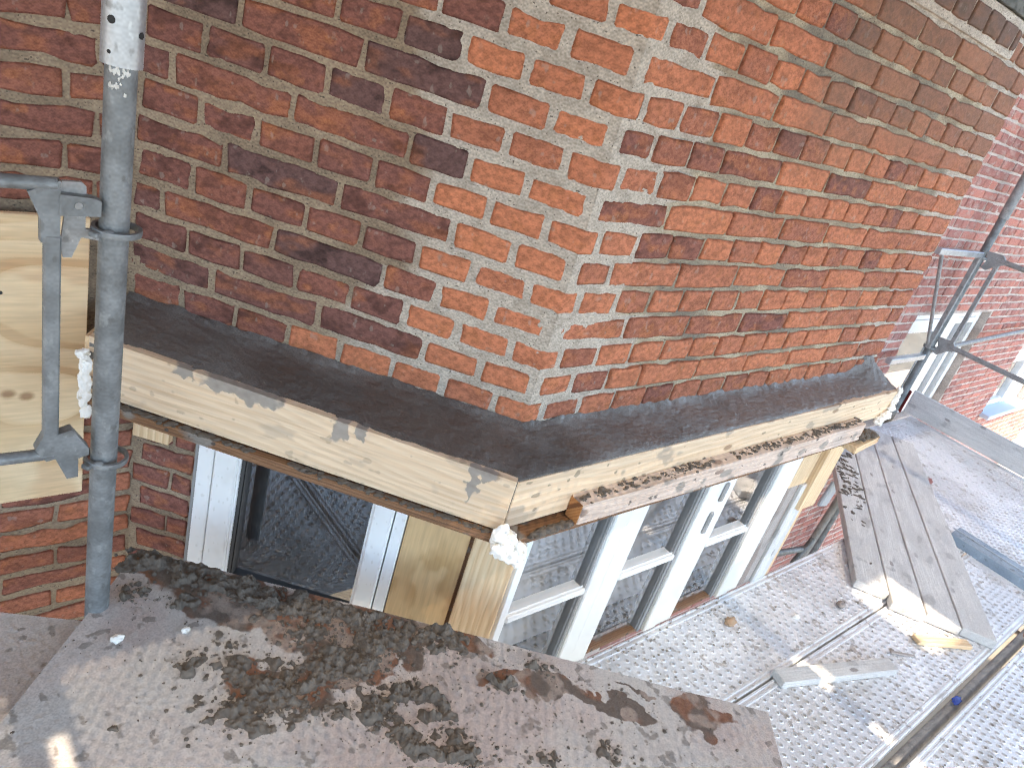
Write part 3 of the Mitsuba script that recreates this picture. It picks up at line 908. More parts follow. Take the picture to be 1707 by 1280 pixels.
def far_window(a0, a1, z0, z1, key, sill=True):
    o = -.09
    mb = MB()
    for b in ((a0, a1, z1 - .07, z1), (a0, a1, z0, z0 + .07), (a0, a0 + .07, z0, z1), (a1 - .09, a1, z0, z1)):
        box_in(mb, frr, b[0], b[1], o - .04, o + .02, b[2], b[3])
    put(key + '__frame', mb, 'white_paint')
    m1 = a0 + (a1 - a0) * .60
    mb = MB()
    box_in(mb, frr, m1 - .10, m1 + .10, o - .04, o + .03, z0, z1)
    box_in(mb, frr, a0 + .08, m1 - .10, o - .04, o + .025, z1 - .19, z1 - .075); box_in(mb, frr, m1 + .10, a1 - .1, o - .04, o + .025, z1 - .13, z1 - .075)
    box_in(mb, frr, m1 + .30, m1 + .37, o - .04, o + .025, z0, z1 - .08)
    put(key + '__sash', mb, 'white_paint')
    mb = MB().add(frr(np.array([a0, a1, a1, a0]), np.full(4, o - .01), np.array([z0, z0, z1, z1])), [[0, 1, 2, 3]])
    put(key + '__pane', mb, 'glass_plain', uv=False)
    mb = MB(); box_in(mb, frr, a0, a1, o - .22, o - .2, z0, z1); put(key + '__room', mb, 'teal_room')
    if sill:
        mb = MB(); box_in(mb, frr, a0 - .05, a1 + .05, -.1, .10, z0 - .06, z0 - .005, c=.006); put(key + '__sill', mb, 'paint_blue')


far_window(4.95, 6.64, -1.28, -.25, 'house_wall__window', False)
tag('house_wall__window', 'white casement window behind the right scaffold pole')
far_window(8.44, 9.88, -1.55, -.77, 'house_wall__window_001')
tag('house_wall__window_001', 'white window with blue grey sill at the far right edge')

# ------------------------------------------------------------------ plywood board over the window at left
mb = MB(); box_in(mb, plane_y(.70), -1.75, -.829, 0, .018, -.515, .243, c=.002, seed=2.0)
put('window_board', mb, 'plywood', label='pale plywood board with wavy grain fixed upright over the wall left of the pole', cat='plywood board')
for x, z in ((-1.02, .06), (-1.0, .062), (-1.05, .06)):
    mb = MB(); mb.add(*tube(plane_y(.70)(x, .0175, z), plane_y(.70)(x, .0186, z), .0042, 10)); put(num('window_board__screw_head'), mb, 'hole_dark')

# ------------------------------------------------------------------ left scaffold pole and guard rail
px, py = -.885, .265


def ring(cx, cy, z, ri, ro, h, n=36, dent=0.0):
    a = np.arange(n) * 2 * np.pi / n
    e = np.stack([np.cos(a), np.sin(a)], -1)
    off = np.array([.004, -.002])
    V = []
    for r, zz in ((ri, z - h / 2), (ro, z - h / 2), (ro + .001, z), (ro, z + h / 2), (ri, z + h / 2)):
        V.append(np.column_stack([e * r + [cx, cy] + off, np.full(n, zz)]))
    V = np.array(V); k = len(V)
    i, j = np.meshgrid(np.arange(k), np.arange(n), indexing='ij')
    f = np.stack([i * n + j, i * n + (j + 1) % n, ((i + 1) % k) * n + (j + 1) % n, ((i + 1) % k) * n + j], -1).reshape(-1, 4)
    return V.reshape(-1, 3), f


tag('scaffold_pole', 'thick grey galvanised upright scaffold pole at the left with sleeve and two ring collars', 'scaffold pole')
mb = MB().add(*tube((px, py, -3.1), (px, py, 1.4), .0245, 40)); put('scaffold_pole__tube', mb, 'galv', smooth=30, uv=False)
mb = MB().add(*tube((px, py, .648), (px, py, 1.45), .0315, 40)); put('scaffold_pole__sleeve', mb, 'galv_bright', smooth=30, uv=False, label='shiny wider sleeve at the top of the left pole')
dv = np.array([EYE[0] - px, EYE[1] - py, 0]); dv /= np.linalg.norm(dv); sv = np.array([-dv[1], dv[0], 0])


def on_tube(ang, r):
    d = dv * math.cos(ang) + sv * math.sin(ang)
    return np.array([px, py, 0]) + d * r, d


for ang, z, r in ((-.55, .715, .0062), (.95, .70, .0055), (-.62, .668, .003)):
    p_, d_ = on_tube(ang, .0312)
    mb = MB().add(*tube(p_ + [0, 0, z], p_ + d_ * .0011 + [0, 0, z], r, 16)); put(num('scaffold_pole__bolt_hole'), mb, 'hole_dark', uv=False)
# old paint flake: thin curved skin with ragged outline
mbf = MB()
for i in range(48):
    for j in range(36):
        a = -.75 + 1.3 * i / 47; z = .604 + .046 * j / 35
        if meshkit.fbm(np.array([i * .11, j * .11, 3.0]), 4, 2) < .45 + .10 * (abs(i - 24) / 24) + .12 * (j < 9):
            continue
        q = []
        for (da, dz) in ((-.0145, -.0007), (.0145, -.0007), (.0145, .0007), (-.0145, .0007)):
            p_, d_ = on_tube(a + da, .0251); q.append(p_ + [0, 0, z + dz])
        mbf.add(q, [[0, 1, 2, 3]])
put('scaffold_pole__paint_flake', mbf, 'flake', uv=False, label='flaking white paint just under the sleeve')
for z in (.372, -.112):
    mb = MB().add(*ring(px, py, z, .0345, .0405, .011))
    v, f, u = chbox(.026, .018, .010, .002); mb.add(app(frame([px - .03, py - .02, z - .002], [-.8, -.55, 0], [.55, -.8, 0]), v), f)
    v, f = lump(.009, z, 1, (1, 1, .7), .2); mb.add(v + [px + dv[0] * .03 - .008, py + dv[1] * .03, z + .003], f)
    put(num('scaffold_pole__collar'), mb, 'galv', smooth=35, uv=False)

gy = .25
G = 'guard_rail'
tag(G, 'grey guard rail frame with square upright and hooks, coming in from the left edge', 'guard rail')
put(G + '__top_tube', MB().add(*tube((-2.2, gy, .440), (-.976, gy, .449), .0115, 20)), 'galv', smooth=30, uv=False)
put(G + '__bottom_tube', MB().add(*tube((-2.2, gy, -.070), (-.977, gy, -.078), .0115, 20)), 'galv', smooth=30, uv=False)
mb = MB(); box_at(mb, frame([-.982, gy, .165], [0, 0, 1], [1, 0, 0]), .40, .025, .022, .003); put(G + '__upright', mb, 'galv')


def plate(pts, y0, th):
    import shapely
    m_ = trimesh.creation.extrude_polygon(shapely.geometry.Polygon(pts), th)
    v = np.array(m_.vertices); return np.column_stack([v[:, 0], y0 + th / 2 - v[:, 2], v[:, 1]]), np.array(m_.faces)


mb = MB()
mb.add(*plate([(-1.018, .437), (-.972, .458), (-.972, .352), (-1.0, .352), (-1.0, .392)], gy, .020))
mb.add(*plate([(-.974, .436), (-.922, .433), (-.912, .428), (-.912, .402), (-.974, .400)], gy, .022))
put(G + '__head_bracket', mb, 'galv', uv=False)
mb = MB().add(*tube((-.946, gy - .0125, .419), (-.946, gy - .011, .419), .006, 14)); put(G + '__rivet', mb, 'galv_dull', uv=False)
mb = MB().add(*plate([(-.970, .447), (-.966, .453), (-.938, .453), (-.931, .446), (-.931, .372), (-.909, .372), (-.909, .352), (-.937, .357), (-.951, .320), (-.964, .320), (-.968, .345), (-.962, .40)], gy + .012, .008))
put(G + '__wedge', mb, 'galv_dull', uv=False, label='dark grey locking wedge hanging from the head bracket')
mb = MB()
mb.add(*plate([(-1.008, -.060), (-.992, -.024), (-.972, -.030), (-.948, -.022), (-.918, -.070), (-.918, -.084), (-.936, -.090), (-.936, -.134), (-.955, -.135), (-.975, -.085), (-.990, -.088)], gy, .022))
put(G + '__foot_bracket', mb, 'galv', uv=False)

# ------------------------------------------------------------------ steel decks
def perforated(L, Wd, pitch, r, rim, edge=.03, inset=0.0):
    """pressed steel plate in x (length) and y: staggered raised holes; returns v, f"""
    nx, ny = int((L - 2 * edge) / pitch), int((Wd - 2 * edge) / (pitch * .62))
    px_, py_ = (L - 2 * edge) / nx, (Wd - 2 * edge) / ny
    a = (np.arange(8) + .5) * np.pi / 4
    sq = np.array([[1, .5], [.5, 1], [-.5, 1], [-1, .5], [-1, -.5], [-.5, -1], [.5, -1], [1, -.5]]) * .5
    V, F, n = [], [], 0
    ring8 = np.stack([np.cos(a), np.sin(a)], -1)
    i = np.arange(8); j = (i + 1) % 8
    cell_f = [np.stack([i, j, j + 8, i + 8], -1)]
    if rim:
        cell_f += [np.stack([i + 8 * q_, j + 8 * q_, j + 8 + 8 * q_, i + 8 + 8 * q_], -1) for q_ in (1, 2)]
    cell_f = np.vstack(cell_f)
    corners = [(7, 0, .5, 0), ]
    sqc = np.array([[1, 1], [-1, 1], [-1, -1], [1, -1]]) * .5
    for row in range(ny):
        sh = .5 * (row % 2)
        xs = np.arange(nx - (1 if row % 2 else 0))
        cx = edge + (xs + .5 + sh) * px_
        cy = edge + (row + .5) * py_
        m_ = len(xs)
        b = sq * [px_, py_]
        # square corners as extra verts for full coverage
        base = np.concatenate([np.column_stack([b, np.zeros(8)]), np.column_stack([ring8 * (r + .0035 if rim else r), np.zeros(8)])] + ([np.column_stack([ring8 * r, np.full(8, rim)]), np.column_stack([ring8 * r * .82, np.full(8, -.008)])] if rim else []) + [np.column_stack([sqc * [px_, py_], np.zeros(4)])])
        k = len(base); q0 = k - 4
        tri4 = np.array([[0, q0, 1, 1], [2, q0 + 1, 3, 3], [4, q0 + 2, 5, 5], [6, q0 + 3, 7, 7]])
        ff = np.vstack([cell_f, tri4])
        v = base[None] + np.column_stack([cx, np.full(m_, cy), np.zeros(m_)])[:, None]
        V.append(v.reshape(-1, 3)); F.append((ff[None] + (np.arange(m_) * k)[:, None, None] + n).reshape(-1, 4)); n += m_ * k
        if row % 2:  # half cells at the ends
            for x0 in (edge, L - edge - px_ / 2):
                q = np.array([[x0, cy - py_ / 2, 0], [x0 + px_ / 2, cy - py_ / 2, 0], [x0 + px_ / 2, cy + py_ / 2, 0], [x0, cy + py_ / 2, 0]])
                V.append(q); F.append(np.array([[0, 1, 2, 3]]) + n); n += 4
    for (x0, x1, y0, y1) in ((0, L, 0, edge), (0, L, Wd - edge, Wd), (0, edge, edge, Wd - edge), (L - edge, L, edge, Wd - edge)):
        q = np.array([[x0, y0, 0], [x1, y0, 0], [x1, y1, 0], [x0, y1, 0]])
        V.append(q); F.append(np.array([[0, 1, 2, 3]]) + n); n += 4
    F = np.vstack(F); F = np.vstack([F[:, [0, 1, 2]], F[:, [0, 2, 3]]])
    F = F[F[:, 0] != F[:, 2]]
    F = F[(F[:, 1] != F[:, 2])]
    return np.vstack(V), F


def fix_up(v, f):
    n = np.cross(v[f[:, 1]] - v[f[:, 0]], v[f[:, 2]] - v[f[:, 0]])
    fl_ = n[:, 2] < 0
    f = f.copy(); f[fl_] = f[fl_][:, ::-1]
    return f


PLATES = {}


def steel_deck(key, x0, y0, L, Wd, z, label, group, along_y=False, pitch=.048, r=.0086, rim=.0035):
    pk = (round(L, 3), round(Wd, 3), pitch)
    if pk not in PLATES:
        v, f = perforated(L, Wd, pitch, r, rim)
        f = fix_up(v, f)
        PLATES[pk] = mikit.ply(trimesh.Trimesh(v, f, process=False), 'deck', smooth=False)
    M = frame([x0, y0, z], [0, 1, 0], [-1, 0, 0]) if along_y else frame([x0, y0, z], [1, 0, 0], [0, 1, 0])
    tag(key, label, 'scaffold deck', group)
    put(key + '__plate', PLATES[pk], 'deck', to_world=T(M.tolist()))
    for y in (.006, Wd - .006):
        mb = MB(); box_at(mb, M @ frame([L / 2, y, -.026], [1, 0, 0], [0, 1, 0]), L, .010, .060, .002)
        put(num(key + '__side_rail'), mb, 'deck')
        y2 = .026 if y < .1 else Wd - .026
        mb = MB(); box_at(mb, M @ frame([L / 2, y2, .001], [1, 0, 0], [0, 1, 0]), L, .012, .006, .002)
        put(num(key + '__edge_bead'), mb, 'deck')


ZD = -1.06
gd = None
steel_deck('steel_deck', -2.9, -.452, 6.34, .395, ZD, 'perforated steel deck lying right against the foot of the white glazed lights', gd)
steel_deck('steel_deck_001', -2.9, -.880, 6.34, .420, ZD, 'perforated steel deck carrying the grey offcut, second out from the bay', gd)
steel_deck('steel_deck_002', -2.9, -1.40, 6.34, .45, ZD - .004, 'perforated steel deck in the bottom right corner beyond the open gap', gd)
steel_deck('steel_deck_003', -2.9, -1.87, 6.34, .45, ZD - .004, 'perforated steel deck outermost at the lower right edge', gd)
steel_deck('steel_deck_004', -2.9, -.045, 2.4, .42, ZD, 'perforated steel deck under the stained plywood sheet', gd)
steel_deck('far_steel_deck', 5.255, -1.75, 2.42, 1.67, ZD, 'wide perforated steel deck between the blue beam and the grey toe board', None, along_y=True)

# blue grey beam, ledger in the gap, scraps
mb = MB()
pr = np.array([(3.435, ZD + .001), (3.435, ZD + .054), (3.455, ZD + .060), (3.56, ZD + .066), (3.57, ZD + .001)])
n_ = len(pr)
yy = np.array([-1.9, -.34])
v = np.array([(x, y, z) for y in yy for x, z in pr]); i = np.arange(n_); j = (i + 1) % n_
f = np.vstack([np.stack([i, j, j + n_], 1), np.stack([i, j + n_, i + n_], 1), [[0, k, k + 1] for k in range(1, n_ - 1)], [[n_, n_ + k + 1, n_ + k] for k in range(1, n_ - 1)]])
put('deck_beam', MB().add(v, f), 'beam_blue', uv=False, label='blue grey steel beam lying across the decks right of the grey planks', cat='beam')
mb = MB(); box_at(mb, frame([3.50, -1.1, ZD + .064], [0, 1, 0], [1, 0, 0]), 1.55, .010, .008, .002); put('deck_beam__ridge', mb, 'galv_bright')
put('ledger_tube', MB().add(*tube((-.4, -.915, ZD - .075), (3.6, -.915, ZD - .075), .024, 20)), 'galv_dull', smooth=30, uv=False, label='dull scaffold tube seen down in the gap between two decks', cat='scaffold tube')
for i, (x, y, w, mt, lab) in enumerate(((2.12, -.912, .04, 'blue_plastic', 'small blue plastic scrap in the deck gap'),)):
    v, f = lump(w * .5, i * 7.7, 2, (1.7, .7, .25), .9); put(num('scrap'), MB().add(v + [x, y, ZD - .035], f), mt, smooth=True, label=lab, cat='scrap')

# ------------------------------------------------------------------ planks, offcuts, chips
dl, dn = np.array([.839, .545]), np.array([-.545, .839])
pl0 = np.array([2.283, -.304]); a0 = pl0 @ dl; b0 = pl0 @ dn
ends_ = [1.752, 1.690, 1.712, 1.722]
plabs = ['leftmost grey plank, dark mortar splashes on it, nearest the bay', 'grey plank second from the bay', 'grey plank third from the bay, sunlit at its near end', 'outermost grey plank beside the blue beam']
for i in range(4):
    w = .1665
    bc = b0 - w * (i + .5)
    L = 2.25
    e0 = ends_[i]
    ctr = dl * (e0 + L / 2) + dn * bc
    mb = MB(); box_at(mb, frame([ctr[0], ctr[1], ZD + .0275], [*dl, 0], [*dn, 0]), L, w - .005, .045, .004, 11 + i * 1.7, nseg=26, wob=.003)
    put(num('scaffold_plank'), mb, 'wood_grey', label=plabs[i], cat='plank', group=None)
# wet mortar splashes on the first plank and stray lumps
spl = MB()
for _ in range(170):
    a = rng.normal(3.0, .28); b = b0 - .06 + rng.normal(0, .05)
    xy = dl * a + dn * b
    if not (b0 - .16 < b < b0 - .004):
        continue
    v, f = lump(rng.uniform(.003, .011), rng.uniform(0, 99), 2, (1.8, 1, .16), .95); R = frame([0, 0, 0], [math.cos(_), math.sin(_), 0], [-math.sin(_), math.cos(_), 0])
    spl.add(app(R, v) + [xy[0], xy[1], ZD + .0515], f)
put('mortar_splashes', spl, 'mortar_dark', smooth=True, label='dark mortar splashes on the leftmost grey plank', cat='mortar', kind='stuff')


def offcut(key, p, q, w, h, mt, lab, seed):
    p, q = np.array(p), np.array(q); d = q - p; L = np.linalg.norm(d)
    mb = MB(); box_at(mb, frame([*(p + q) / 2, ZD + .004 + h / 2], [*d, 0], [-d[1], d[0], 0]), L, w, h, .003, seed, nseg=8, wob=.002)
    put(key, mb, mt, label=lab, cat='wood offcut')


offcut('wood_offcut', (1.315, -.475), (1.915, -.678), .068, .034, 'wood_grey', 'long grey timber offcut lying across the deck seam', 31.)
offcut('wood_offcut_001', (2.235, -.650), (2.50, -.80), .05, .022, 'pine_clean', 'short pale wood offcut on the deck in front of the planks', 33.)
offcut('wood_offcut_002', (2.02, -.63), (2.12, -.70), .016, .010, 'wood_greybrown', 'thin dark sliver of wood on the deck between the two offcuts', 35.)
offcut('wood_offcut_003', (1.40, -1.02), (1.50, -1.13), .012, .008, 'wood_greybrown', 'tiny stick on the deck at the lower right', 36.)
for i, (x, y, r, mt, lab) in enumerate(((1.40, -.186, .026, 'chip_stone', 'tan brick chip on the deck in front of the middle light'), (2.08, -.353, .022, 'wood_greybrown', 'dark chip near the seam between decks'), (1.76, -.30, .016, 'foam', 'small white chip beside the tan brick chip'),
                                    (3.95, .12, .020, 'red_paint', 'small red scrap on the far deck by the planks'), (4.1, .05, .03, 'brick_far', 'crumbled brick piece on the far deck by the planks'), (2.95, -.93, .02, 'chip_stone', 'orange chip on the deck near the outermost plank'))):
    v, f = lump(r, 5 + i * 3.3, 2, (1.2, .8, .6), .5); put(num('rubble_chip'), MB().add(v + [x, y, ZD + r * .5], f), mt, smooth=True, label=lab, cat='rubble')
dust = MB()
for _ in range(170):
    x, y = rng.uniform(.5, 3.3), rng.uniform(-1.3, -.06)
    if rng.random() < .5:
        x, y = rng.uniform(.6, 1.5), -.06 - abs(rng.normal(0, .10))
    v, f = lump(rng.uniform(.002, .006), rng.uniform(0, 99), 0, (1.2, 1, .6), .5); dust.add(v + [x, y, ZD + .006], f)
put('deck_grit', dust, 'grit_tan', label='small grit scattered over the near steel decks', cat='grit', kind='stuff')

# toe board, red bracket
mb = MB().add(*board_between((5.262, .745), (5.262, -1.9), ZD + .006, ZD + .006, .196, .196, .030, 14.0, (-1, 0), c=.003, nseg=16, wob=.003))
put('toe_board', mb, 'wood_pale', label='grey timber toe board standing across the far end of the deck', cat='toe board')
mb = MB(); box_at(mb, frame([5.20, .775, ZD + .11], [0, 0, 1], [.6, .8, 0]), .20, .11, .008); box_at(mb, frame([5.14, .80, ZD + .11], [0, 0, 1], [.8, -.6, 0]), .19, .08, .008)
put('red_bracket', mb, 'red_paint', label='red painted metal bracket between the toe board and the house wall', cat='bracket')

# ------------------------------------------------------------------ right scaffold pole with brackets
qx, qy = 5.135, .773
tag('scaffold_pole_001', 'distant grey scaffold pole in front of the white window at the right', 'scaffold pole')
put('scaffold_pole_001__tube', MB().add(*tube((qx, qy, -3.1), (qx, qy, .60), .029, 20)), 'galv', smooth=30, uv=False)
put('scaffold_pole_001__sleeve', MB().add(*tube((qx, qy, .60), (qx, qy, 2.6), .035, 20)), 'galv_dull', smooth=30, uv=False)
for z in (.30, -.46):
    put(num('scaffold_pole_001__collar'), MB().add(*ring(qx, qy, z, .036, .052, .02)), 'galv', uv=False)
for z0, x0, key, lab in ((.318, 4.26, 'wall_bracket', 'upper triangular steel bracket left of the right pole'), (-.540, 4.45, 'wall_bracket_001', 'lower steel bracket arm left of the right pole, in front of the window')):
    tag(key, lab, 'bracket')
    mb = MB(); box_at(mb, frame([(x0 + 5.09) / 2, qy, z0], [1, 0, 0], [0, 1, 0]), 5.09 - x0, .045, .045, .004); put(key + '__arm', mb, 'galv_bright')
    if z0 > 0:
        put(key + '__brace', MB().add(*tube((4.36, qy, .30), (5.08, qy, -.46), .013, 12)), 'galv_dull', smooth=30, uv=False)
        mb = MB(); box_at(mb, frame([5.055, qy - .01, -.08], [0, 0, 1], [1, 0, 0]), .76, .028, .035, .003); put(key + '__back_bar', mb, 'galv_dull')
tag('guard_rail_001', 'brown grey guard rail frame running to the right edge from the distant pole', 'guard rail')
put('guard_rail_001__top_tube', MB().add(*tube((qx, .66, .322), (qx, -1.9, .322), .019, 14)), 'galv_dull', smooth=30, uv=False)
put('guard_rail_001__bottom_tube', MB().add(*tube((qx, .66, -.392), (qx, -1.9, -.392), .019, 14)), 'galv_dull', smooth=30, uv=False)
mb = MB(); box_at(mb, frame([qx, .645, -.04], [0, 0, 1], [1, 0, 0]), .70, .030, .030, .003); put('guard_rail_001__upright', mb, 'galv_dull')
for z in (.315, -.40):
    mb = MB()
    v, f = plate([(-.07, .04), (.05, .05), (.11, .0), (.04, -.04), (-.01, -.09), (-.05, -.08), (-.03, -.02)], 0, .03)
    v = np.column_stack([v[:, 1] + qx, .69 - v[:, 0], v[:, 2] + z]); mb.add(v, f); put(num('guard_rail_001__hook'), mb, 'galv_dull', uv=False)
put('scaffold_tube', MB().add(*tube((qx + .05, qy, -.50), (9.5, qy, -.33), .020, 14)), 'galv_dull', smooth=30, uv=False, label='thin scaffold tube running rightwards from the foot of the right guard rail', cat='scaffold tube')

# ------------------------------------------------------------------ things seen below, between planks and bay
tag('lower_scaffold_pole', 'dark scaffold pole below the planks in front of the lower brick wall', 'scaffold pole')
put('lower_scaffold_pole__tube', MB().add(*tube((4.06, .55, -3.1), (4.30, .55, -1.52), .028, 16)), 'galv_dull', smooth=30, uv=False)
put('lower_scaffold_pole__wedge', MB().add(*tube((3.98, .52, -2.13), (4.22, .55, -1.98), .022, 10)), 'galv', smooth=30, uv=False)
put('lower_ledger', MB().add(*tube((3.62, .55, -1.95), (4.16, .55, -2.06), .024, 16)), 'galv', smooth=30, uv=False, label='grey ledger tube low between the deck edge and the lower brick wall', cat='scaffold tube')
mb = MB(); box_at(mb, frame([4.03, .55, -1.50], [.2, 0, 1], [1, 0, -.2]), .22, .14, .03, .01); put('lower_plate', mb, 'paint_blue', label='pale blue plate hanging beside the planks in front of the lower brick', cat='plate')

# ------------------------------------------------------------------ plywood sheets in the foreground
ZP = -.52


def sheet(poly, z, th, n, key, mt, label, cat='plywood sheet', dz=0.0):
    import shapely
    m_ = trimesh.creation.extrude_polygon(shapely.geometry.Polygon(poly).segmentize(.04), th, engine='earcut')
    v = np.array(m_.vertices); v[:, 2] += z - th
    put(key, MB().add(v, m_.faces), mt, label=label, cat=cat)


far_edge = []
for i in range(60):
    s = i / 59
    p_ = np.array([-.755, .421]) * (1 - s) + np.array([.488, -.705]) * s
    far_edge.append(p_ + E2 * .004 * (meshkit.fbm(np.array([s * 14, 1., 1.]), 3, 1) - .5) * 2)
p3 = np.array([.372, -.825]); rd = (p3 - far_edge[-1]) / np.linalg.norm(p3 - far_edge[-1])
ld = np.array([-.344, -.393]) / np.linalg.norm([-.344, -.393])
poly = far_edge + [far_edge[-1] + rd * 1.2, far_edge[0] + ld * 1.2]
sheet(poly, ZP, .016, 0, 'plywood_sheet', 'sheet', 'large stained brown plywood sheet strewn with mortar crumbs in the foreground')
q0, q1 = np.array([-.909, .266]), np.array([-1.055, .355])
dq = (q1 - q0) / np.linalg.norm(q1 - q0); nq = np.array([-dq[1], dq[0]]); nq = nq if nq[1] < 0 else -nq
a_ = q0 - dq * .02
sheet([a_, q1 + dq * .6, q1 + dq * .6 + nq * .30, a_ + nq * .27 + dq * .0], ZP - .04, .016, 0, 'plywood_sheet_001', 'sheet_b', 'smaller dusty plywood sheet at the left edge under the big stained one')
sheet([a_ + nq * .277, q1 + dq * .6 + nq * .307, q1 + dq * .6 + nq * .9, a_ + nq * .9], ZP - .043, .016, 0, 'plywood_sheet_002', 'sheet_b', 'grey plywood sheet corner at the bottom left edge beyond the seam')
for i, (x, y, r, lab) in enumerate(((-.871, .147, .012, 'larger white foam chip on the stained sheet near the pole'), (-.736, .119, .009, 'smaller white foam chip on the stained sheet'))):
    v, f = lump(r, 3 + i * 5.5, 2, (1.1, .8, .7), .6); put(num('foam_chip'), MB().add(v + [x, y, ZP + r * .4], f), 'foam', smooth=True, label=lab, cat='foam chip')
# crumbs on the big sheet
DENSE = [(-0.744, 0.37), (-0.689, 0.315), (-0.635, 0.26), (-0.584, 0.196), (-0.529, 0.141), (-0.475, 0.086), (-0.402, 0.035), (-0.361, -0.014), (-0.311, -0.078), (-0.246, -0.116), (-0.172, -0.116), (-0.366, -0.085), (-0.653, -0.062), (-0.601, -0.103), (-0.529, -0.1), (-0.65, -0.124), (-0.597, -0.157), (-0.704, -0.131), (-0.47, -0.07), (-0.493, 0.01), (-0.441, -0.121)]
MEDIUM = [(-0.422, -0.349), (-0.398, -0.385), (-0.318, -0.384), (-0.339, -0.439), (-0.432, -0.261), (-0.47, -0.276), (-0.341, -0.242), (-0.387, -0.238), (-0.32, -0.288), (-0.53, -0.223), (-0.018, -0.576), (-0.166, -0.526), (-0.667, 0.045), (-0.738, 0.03), (-0.02, -0.321), (-0.143, -0.314), (-0.719, 0.217), (-0.809, 0.274)]
SPARSE = [(-0.454, -0.189), (-0.291, -0.188), (-0.141, -0.235), (-0.006, -0.316), (-0.226, -0.351), (-0.112, -0.441), (0.053, -0.483), (-0.402, -0.367), (-0.228, -0.471), (-0.008, -0.545), (-0.785, -0.116), (-0.825, 0.069), (0.148, -0.604)]
cr = MB()
o_, ux, uy = PLY0, E1, E2


def on_sheet(p_):
    b = (p_ - o_) @ uy; a = (p_ - o_) @ ux
    return b > .006 and a < 1.64


# heaps: crumbly mounds where the mortar lies thick
NA, NB_ = 640, 330
ga, gb = np.meshgrid(np.linspace(-.02, 1.66, NA), np.linspace(.004, .87, NB_), indexing='ij')
gp = o_ + ga[..., None] * ux + gb[..., None] * uy
q3 = np.concatenate([gp, gp[..., :1] * 0], -1)
wp = gp + .05 * (np.stack([meshkit.fbm(q3 * 22, 3, 1), meshkit.fbm(q3 * 22, 3, 2)], -1) - .5) * 2
den = np.zeros(ga.shape)
for pts, sg, w_ in ((DENSE, .030, .75), (MEDIUM[:9], .020, .95), (MEDIUM[9:], .013, .8)):
    for c_ in pts:
        d_ = wp - np.array(c_)
        den = np.maximum(den, w_ * np.exp(-((d_ @ ux / (1.3 * sg)) ** 2 + (d_ @ uy / (.85 * sg)) ** 2) / 2))
patch = meshkit.fbm(q3 * 30, 3, 6)
hgt = np.clip(den * 1.35 + (patch - .5) * 1.15 - .36, 0, .8)
fine = meshkit.fbm(q3 * 85, 3, 7)
zz = ZP - .0015 + hgt * .022 * (.4 + 1.2 * fine) + (hgt > .02) * .005 * np.clip(fine - .42, 0, 1) * 2
vv = np.concatenate([gp, zz[..., None]], -1).reshape(-1, 3)
ii, jj = np.meshgrid(np.arange(NA - 1), np.arange(NB_ - 1), indexing='ij'); kk = (ii * NB_ + jj).ravel()
ff = np.stack([kk, kk + 1, kk + NB_ + 1, kk + NB_], -1)
keep = (zz.reshape(-1)[ff] > ZP - .0012).any(1)
ff = ff[keep]
used_v = np.unique(ff); remap = np.zeros(len(vv), int); remap[used_v] = np.arange(len(used_v))
vv, ff = vv[used_v], remap[ff]
p_ = vv[ff[0]]
cr.add(vv, ff if np.cross(p_[1] - p_[0], p_[2] - p_[0])[2] > 0 else ff[:, ::-1])
for pts, n_, sg, r0, r1 in ((DENSE, 70, .034, .0012, .0042), (DENSE, 40, .06, .0008, .0022), (DENSE, 16, .035, .004, .0075), (MEDIUM, 26, .018, .0014, .0045), (MEDIUM, 9, .016, .004, .009), (MEDIUM, 22, .045, .0009, .0026), (SPARSE, 60, .085, .0008, .0024), (SPARSE, 3, .08, .003, .005)):
    for c_ in pts:
        for _ in range(n_):
            d_ = rng.normal(0, sg, 2); p_ = np.array(c_) + ux * d_[0] * 1.3 + uy * d_[1] * .8
            if not on_sheet(p_):
                continue
            r = r0 + (r1 - r0) * rng.random() ** 2.2
            v, f = lump(r, rng.uniform(0, 99), 0 if r < .003 else 1, np.array([1, 1, .75]) * rng.uniform(.7, 1.35, 3), .6)
            cr.add(v + [*p_, ZP + r * .35], f)
put('mortar_crumbs', cr, 'mortar_dark', smooth=False, label='dark mortar crumbs and lumps scattered over the stained plywood sheet', cat='mortar', kind='stuff')
# the sheet rests on two bearers
for i, b in enumerate((.10, .80)):
    mb = MB(); c_ = o_ + ux * .80 + uy * b
    box_at(mb, frame([*c_, ZP - .016 - .05], [*ux, 0], [*uy, 0]), 1.5, .05, .10); put(num('plywood_sheet__bearer'), mb, 'wood_grey')

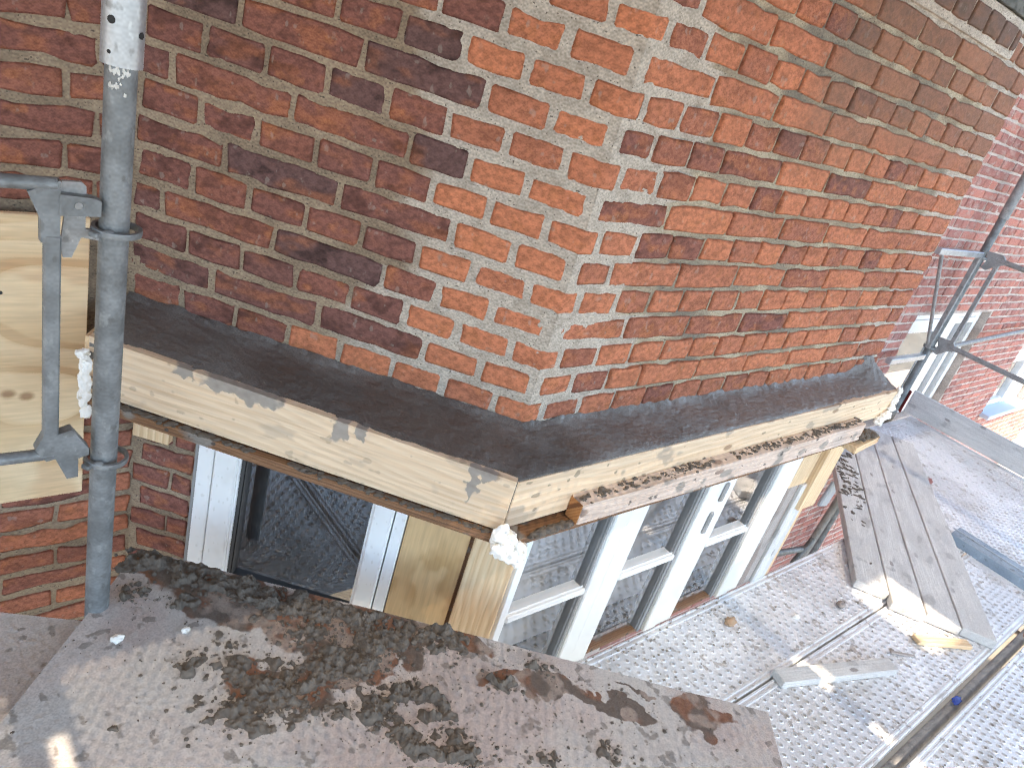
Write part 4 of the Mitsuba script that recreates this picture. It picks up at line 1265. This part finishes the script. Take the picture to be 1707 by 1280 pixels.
# ------------------------------------------------------------------ scaffold level overhead (out of the picture): perforated decks that dapple the sunlight
v, f = perforated(2.44, .40, .030, .0047, 0, edge=.012)
f = fix_up(v, f)
OV = mikit.ply(trimesh.Trimesh(v, f, process=False), 'deck', smooth=False)
tag('overhead_deck', 'perforated scaffold decks of the level above, out of the frame', 'scaffold deck')
ZO, ZU = 1.56, 3.62          # the lift above, and the second lift at the right
for ix, x0 in enumerate((-3.75, -1.25)):
    for iy in range(5):
        put(num('overhead_deck__panel'), OV, 'deck', to_world=T(frame([x0, -1.546 - .402 * iy, ZO], [1, 0, 0], [0, 1, 0]).tolist()))
for ix, x0 in enumerate((1.0, 3.45)):
    for iy in range(7):
        if (ix, iy) == (0, 2):
            continue
        put(num('overhead_deck__panel'), OV, 'deck', to_world=T(frame([x0, -2.785 - .402 * iy, ZU], [1, 0, 0], [0, 1, 0]).tolist()))
for x0_, L_ in ((1.0, .70), (1.97, 1.47)):
    v2, f2 = perforated(L_, .40, .030, .0047, 0, edge=.012)
    put(num('overhead_deck__panel'), MB().add(v2, fix_up(v2, f2)), 'deck', uv=False, to_world=T(frame([x0_, -2.785 - .804, ZU], [1, 0, 0], [0, 1, 0]).tolist()))
import shapely
for z_, pg in ((ZO, [(-3.75, -1.15), (1.26, -1.15), (1.26, -.04), (-.03, -.04), (-.78, .70), (-3.75, .70)]), (ZU, [(1.0, -2.395), (8.8, -2.395), (8.8, .86), (2.05, .86), (2.05, -.04), (1.0, -.04)])):
    cover = trimesh.creation.extrude_polygon(shapely.geometry.Polygon(pg), .02)
    cover.apply_translation([0, 0, z_ + .004]); put(num('overhead_deck__inner_boards'), MB().add(cover.vertices, cover.faces), 'sheet_b')
mb = MB()
for xg in (-1.28, 1.22):
    cuts = [-.94, -1.30, -1.52, -2.02, -2.20, -2.37, -2.47, -2.52, -2.60, -3.2]
    for y0, y1 in zip(cuts[0::2], cuts[1::2]):
        box_at(mb, frame([xg, (y0 + y1) / 2, ZO - .015], [0, 1, 0], [1, 0, 0]), abs(y1 - y0), .075, .02)
box_at(mb, frame([-1.294, -1.42, ZO - .015], [0, 1, 0], [1, 0, 0]), .4, .034, .012)
box_at(mb, frame([3.44, -3.8, ZU - .015], [0, 1, 0], [1, 0, 0]), 2.9, .09, .02)
put('overhead_deck__transom', mb, 'deck', kind='stuff')

# ------------------------------------------------------------------ ground
g = MB().add([(-60, -60, -3.2), (60, -60, -3.2), (60, 60, -3.2), (-60, 60, -3.2)], [[0, 1, 2, 3]])
put('ground', g, 'ground_dirt', kind='structure')
mb = MB()
box_at(mb, frame([11.0, -.2, -2.9], [1, 0, 0], [0, 1, 0]), 7.0, 2.1, .5)
put('paving', mb, 'paving_mat', kind='structure')
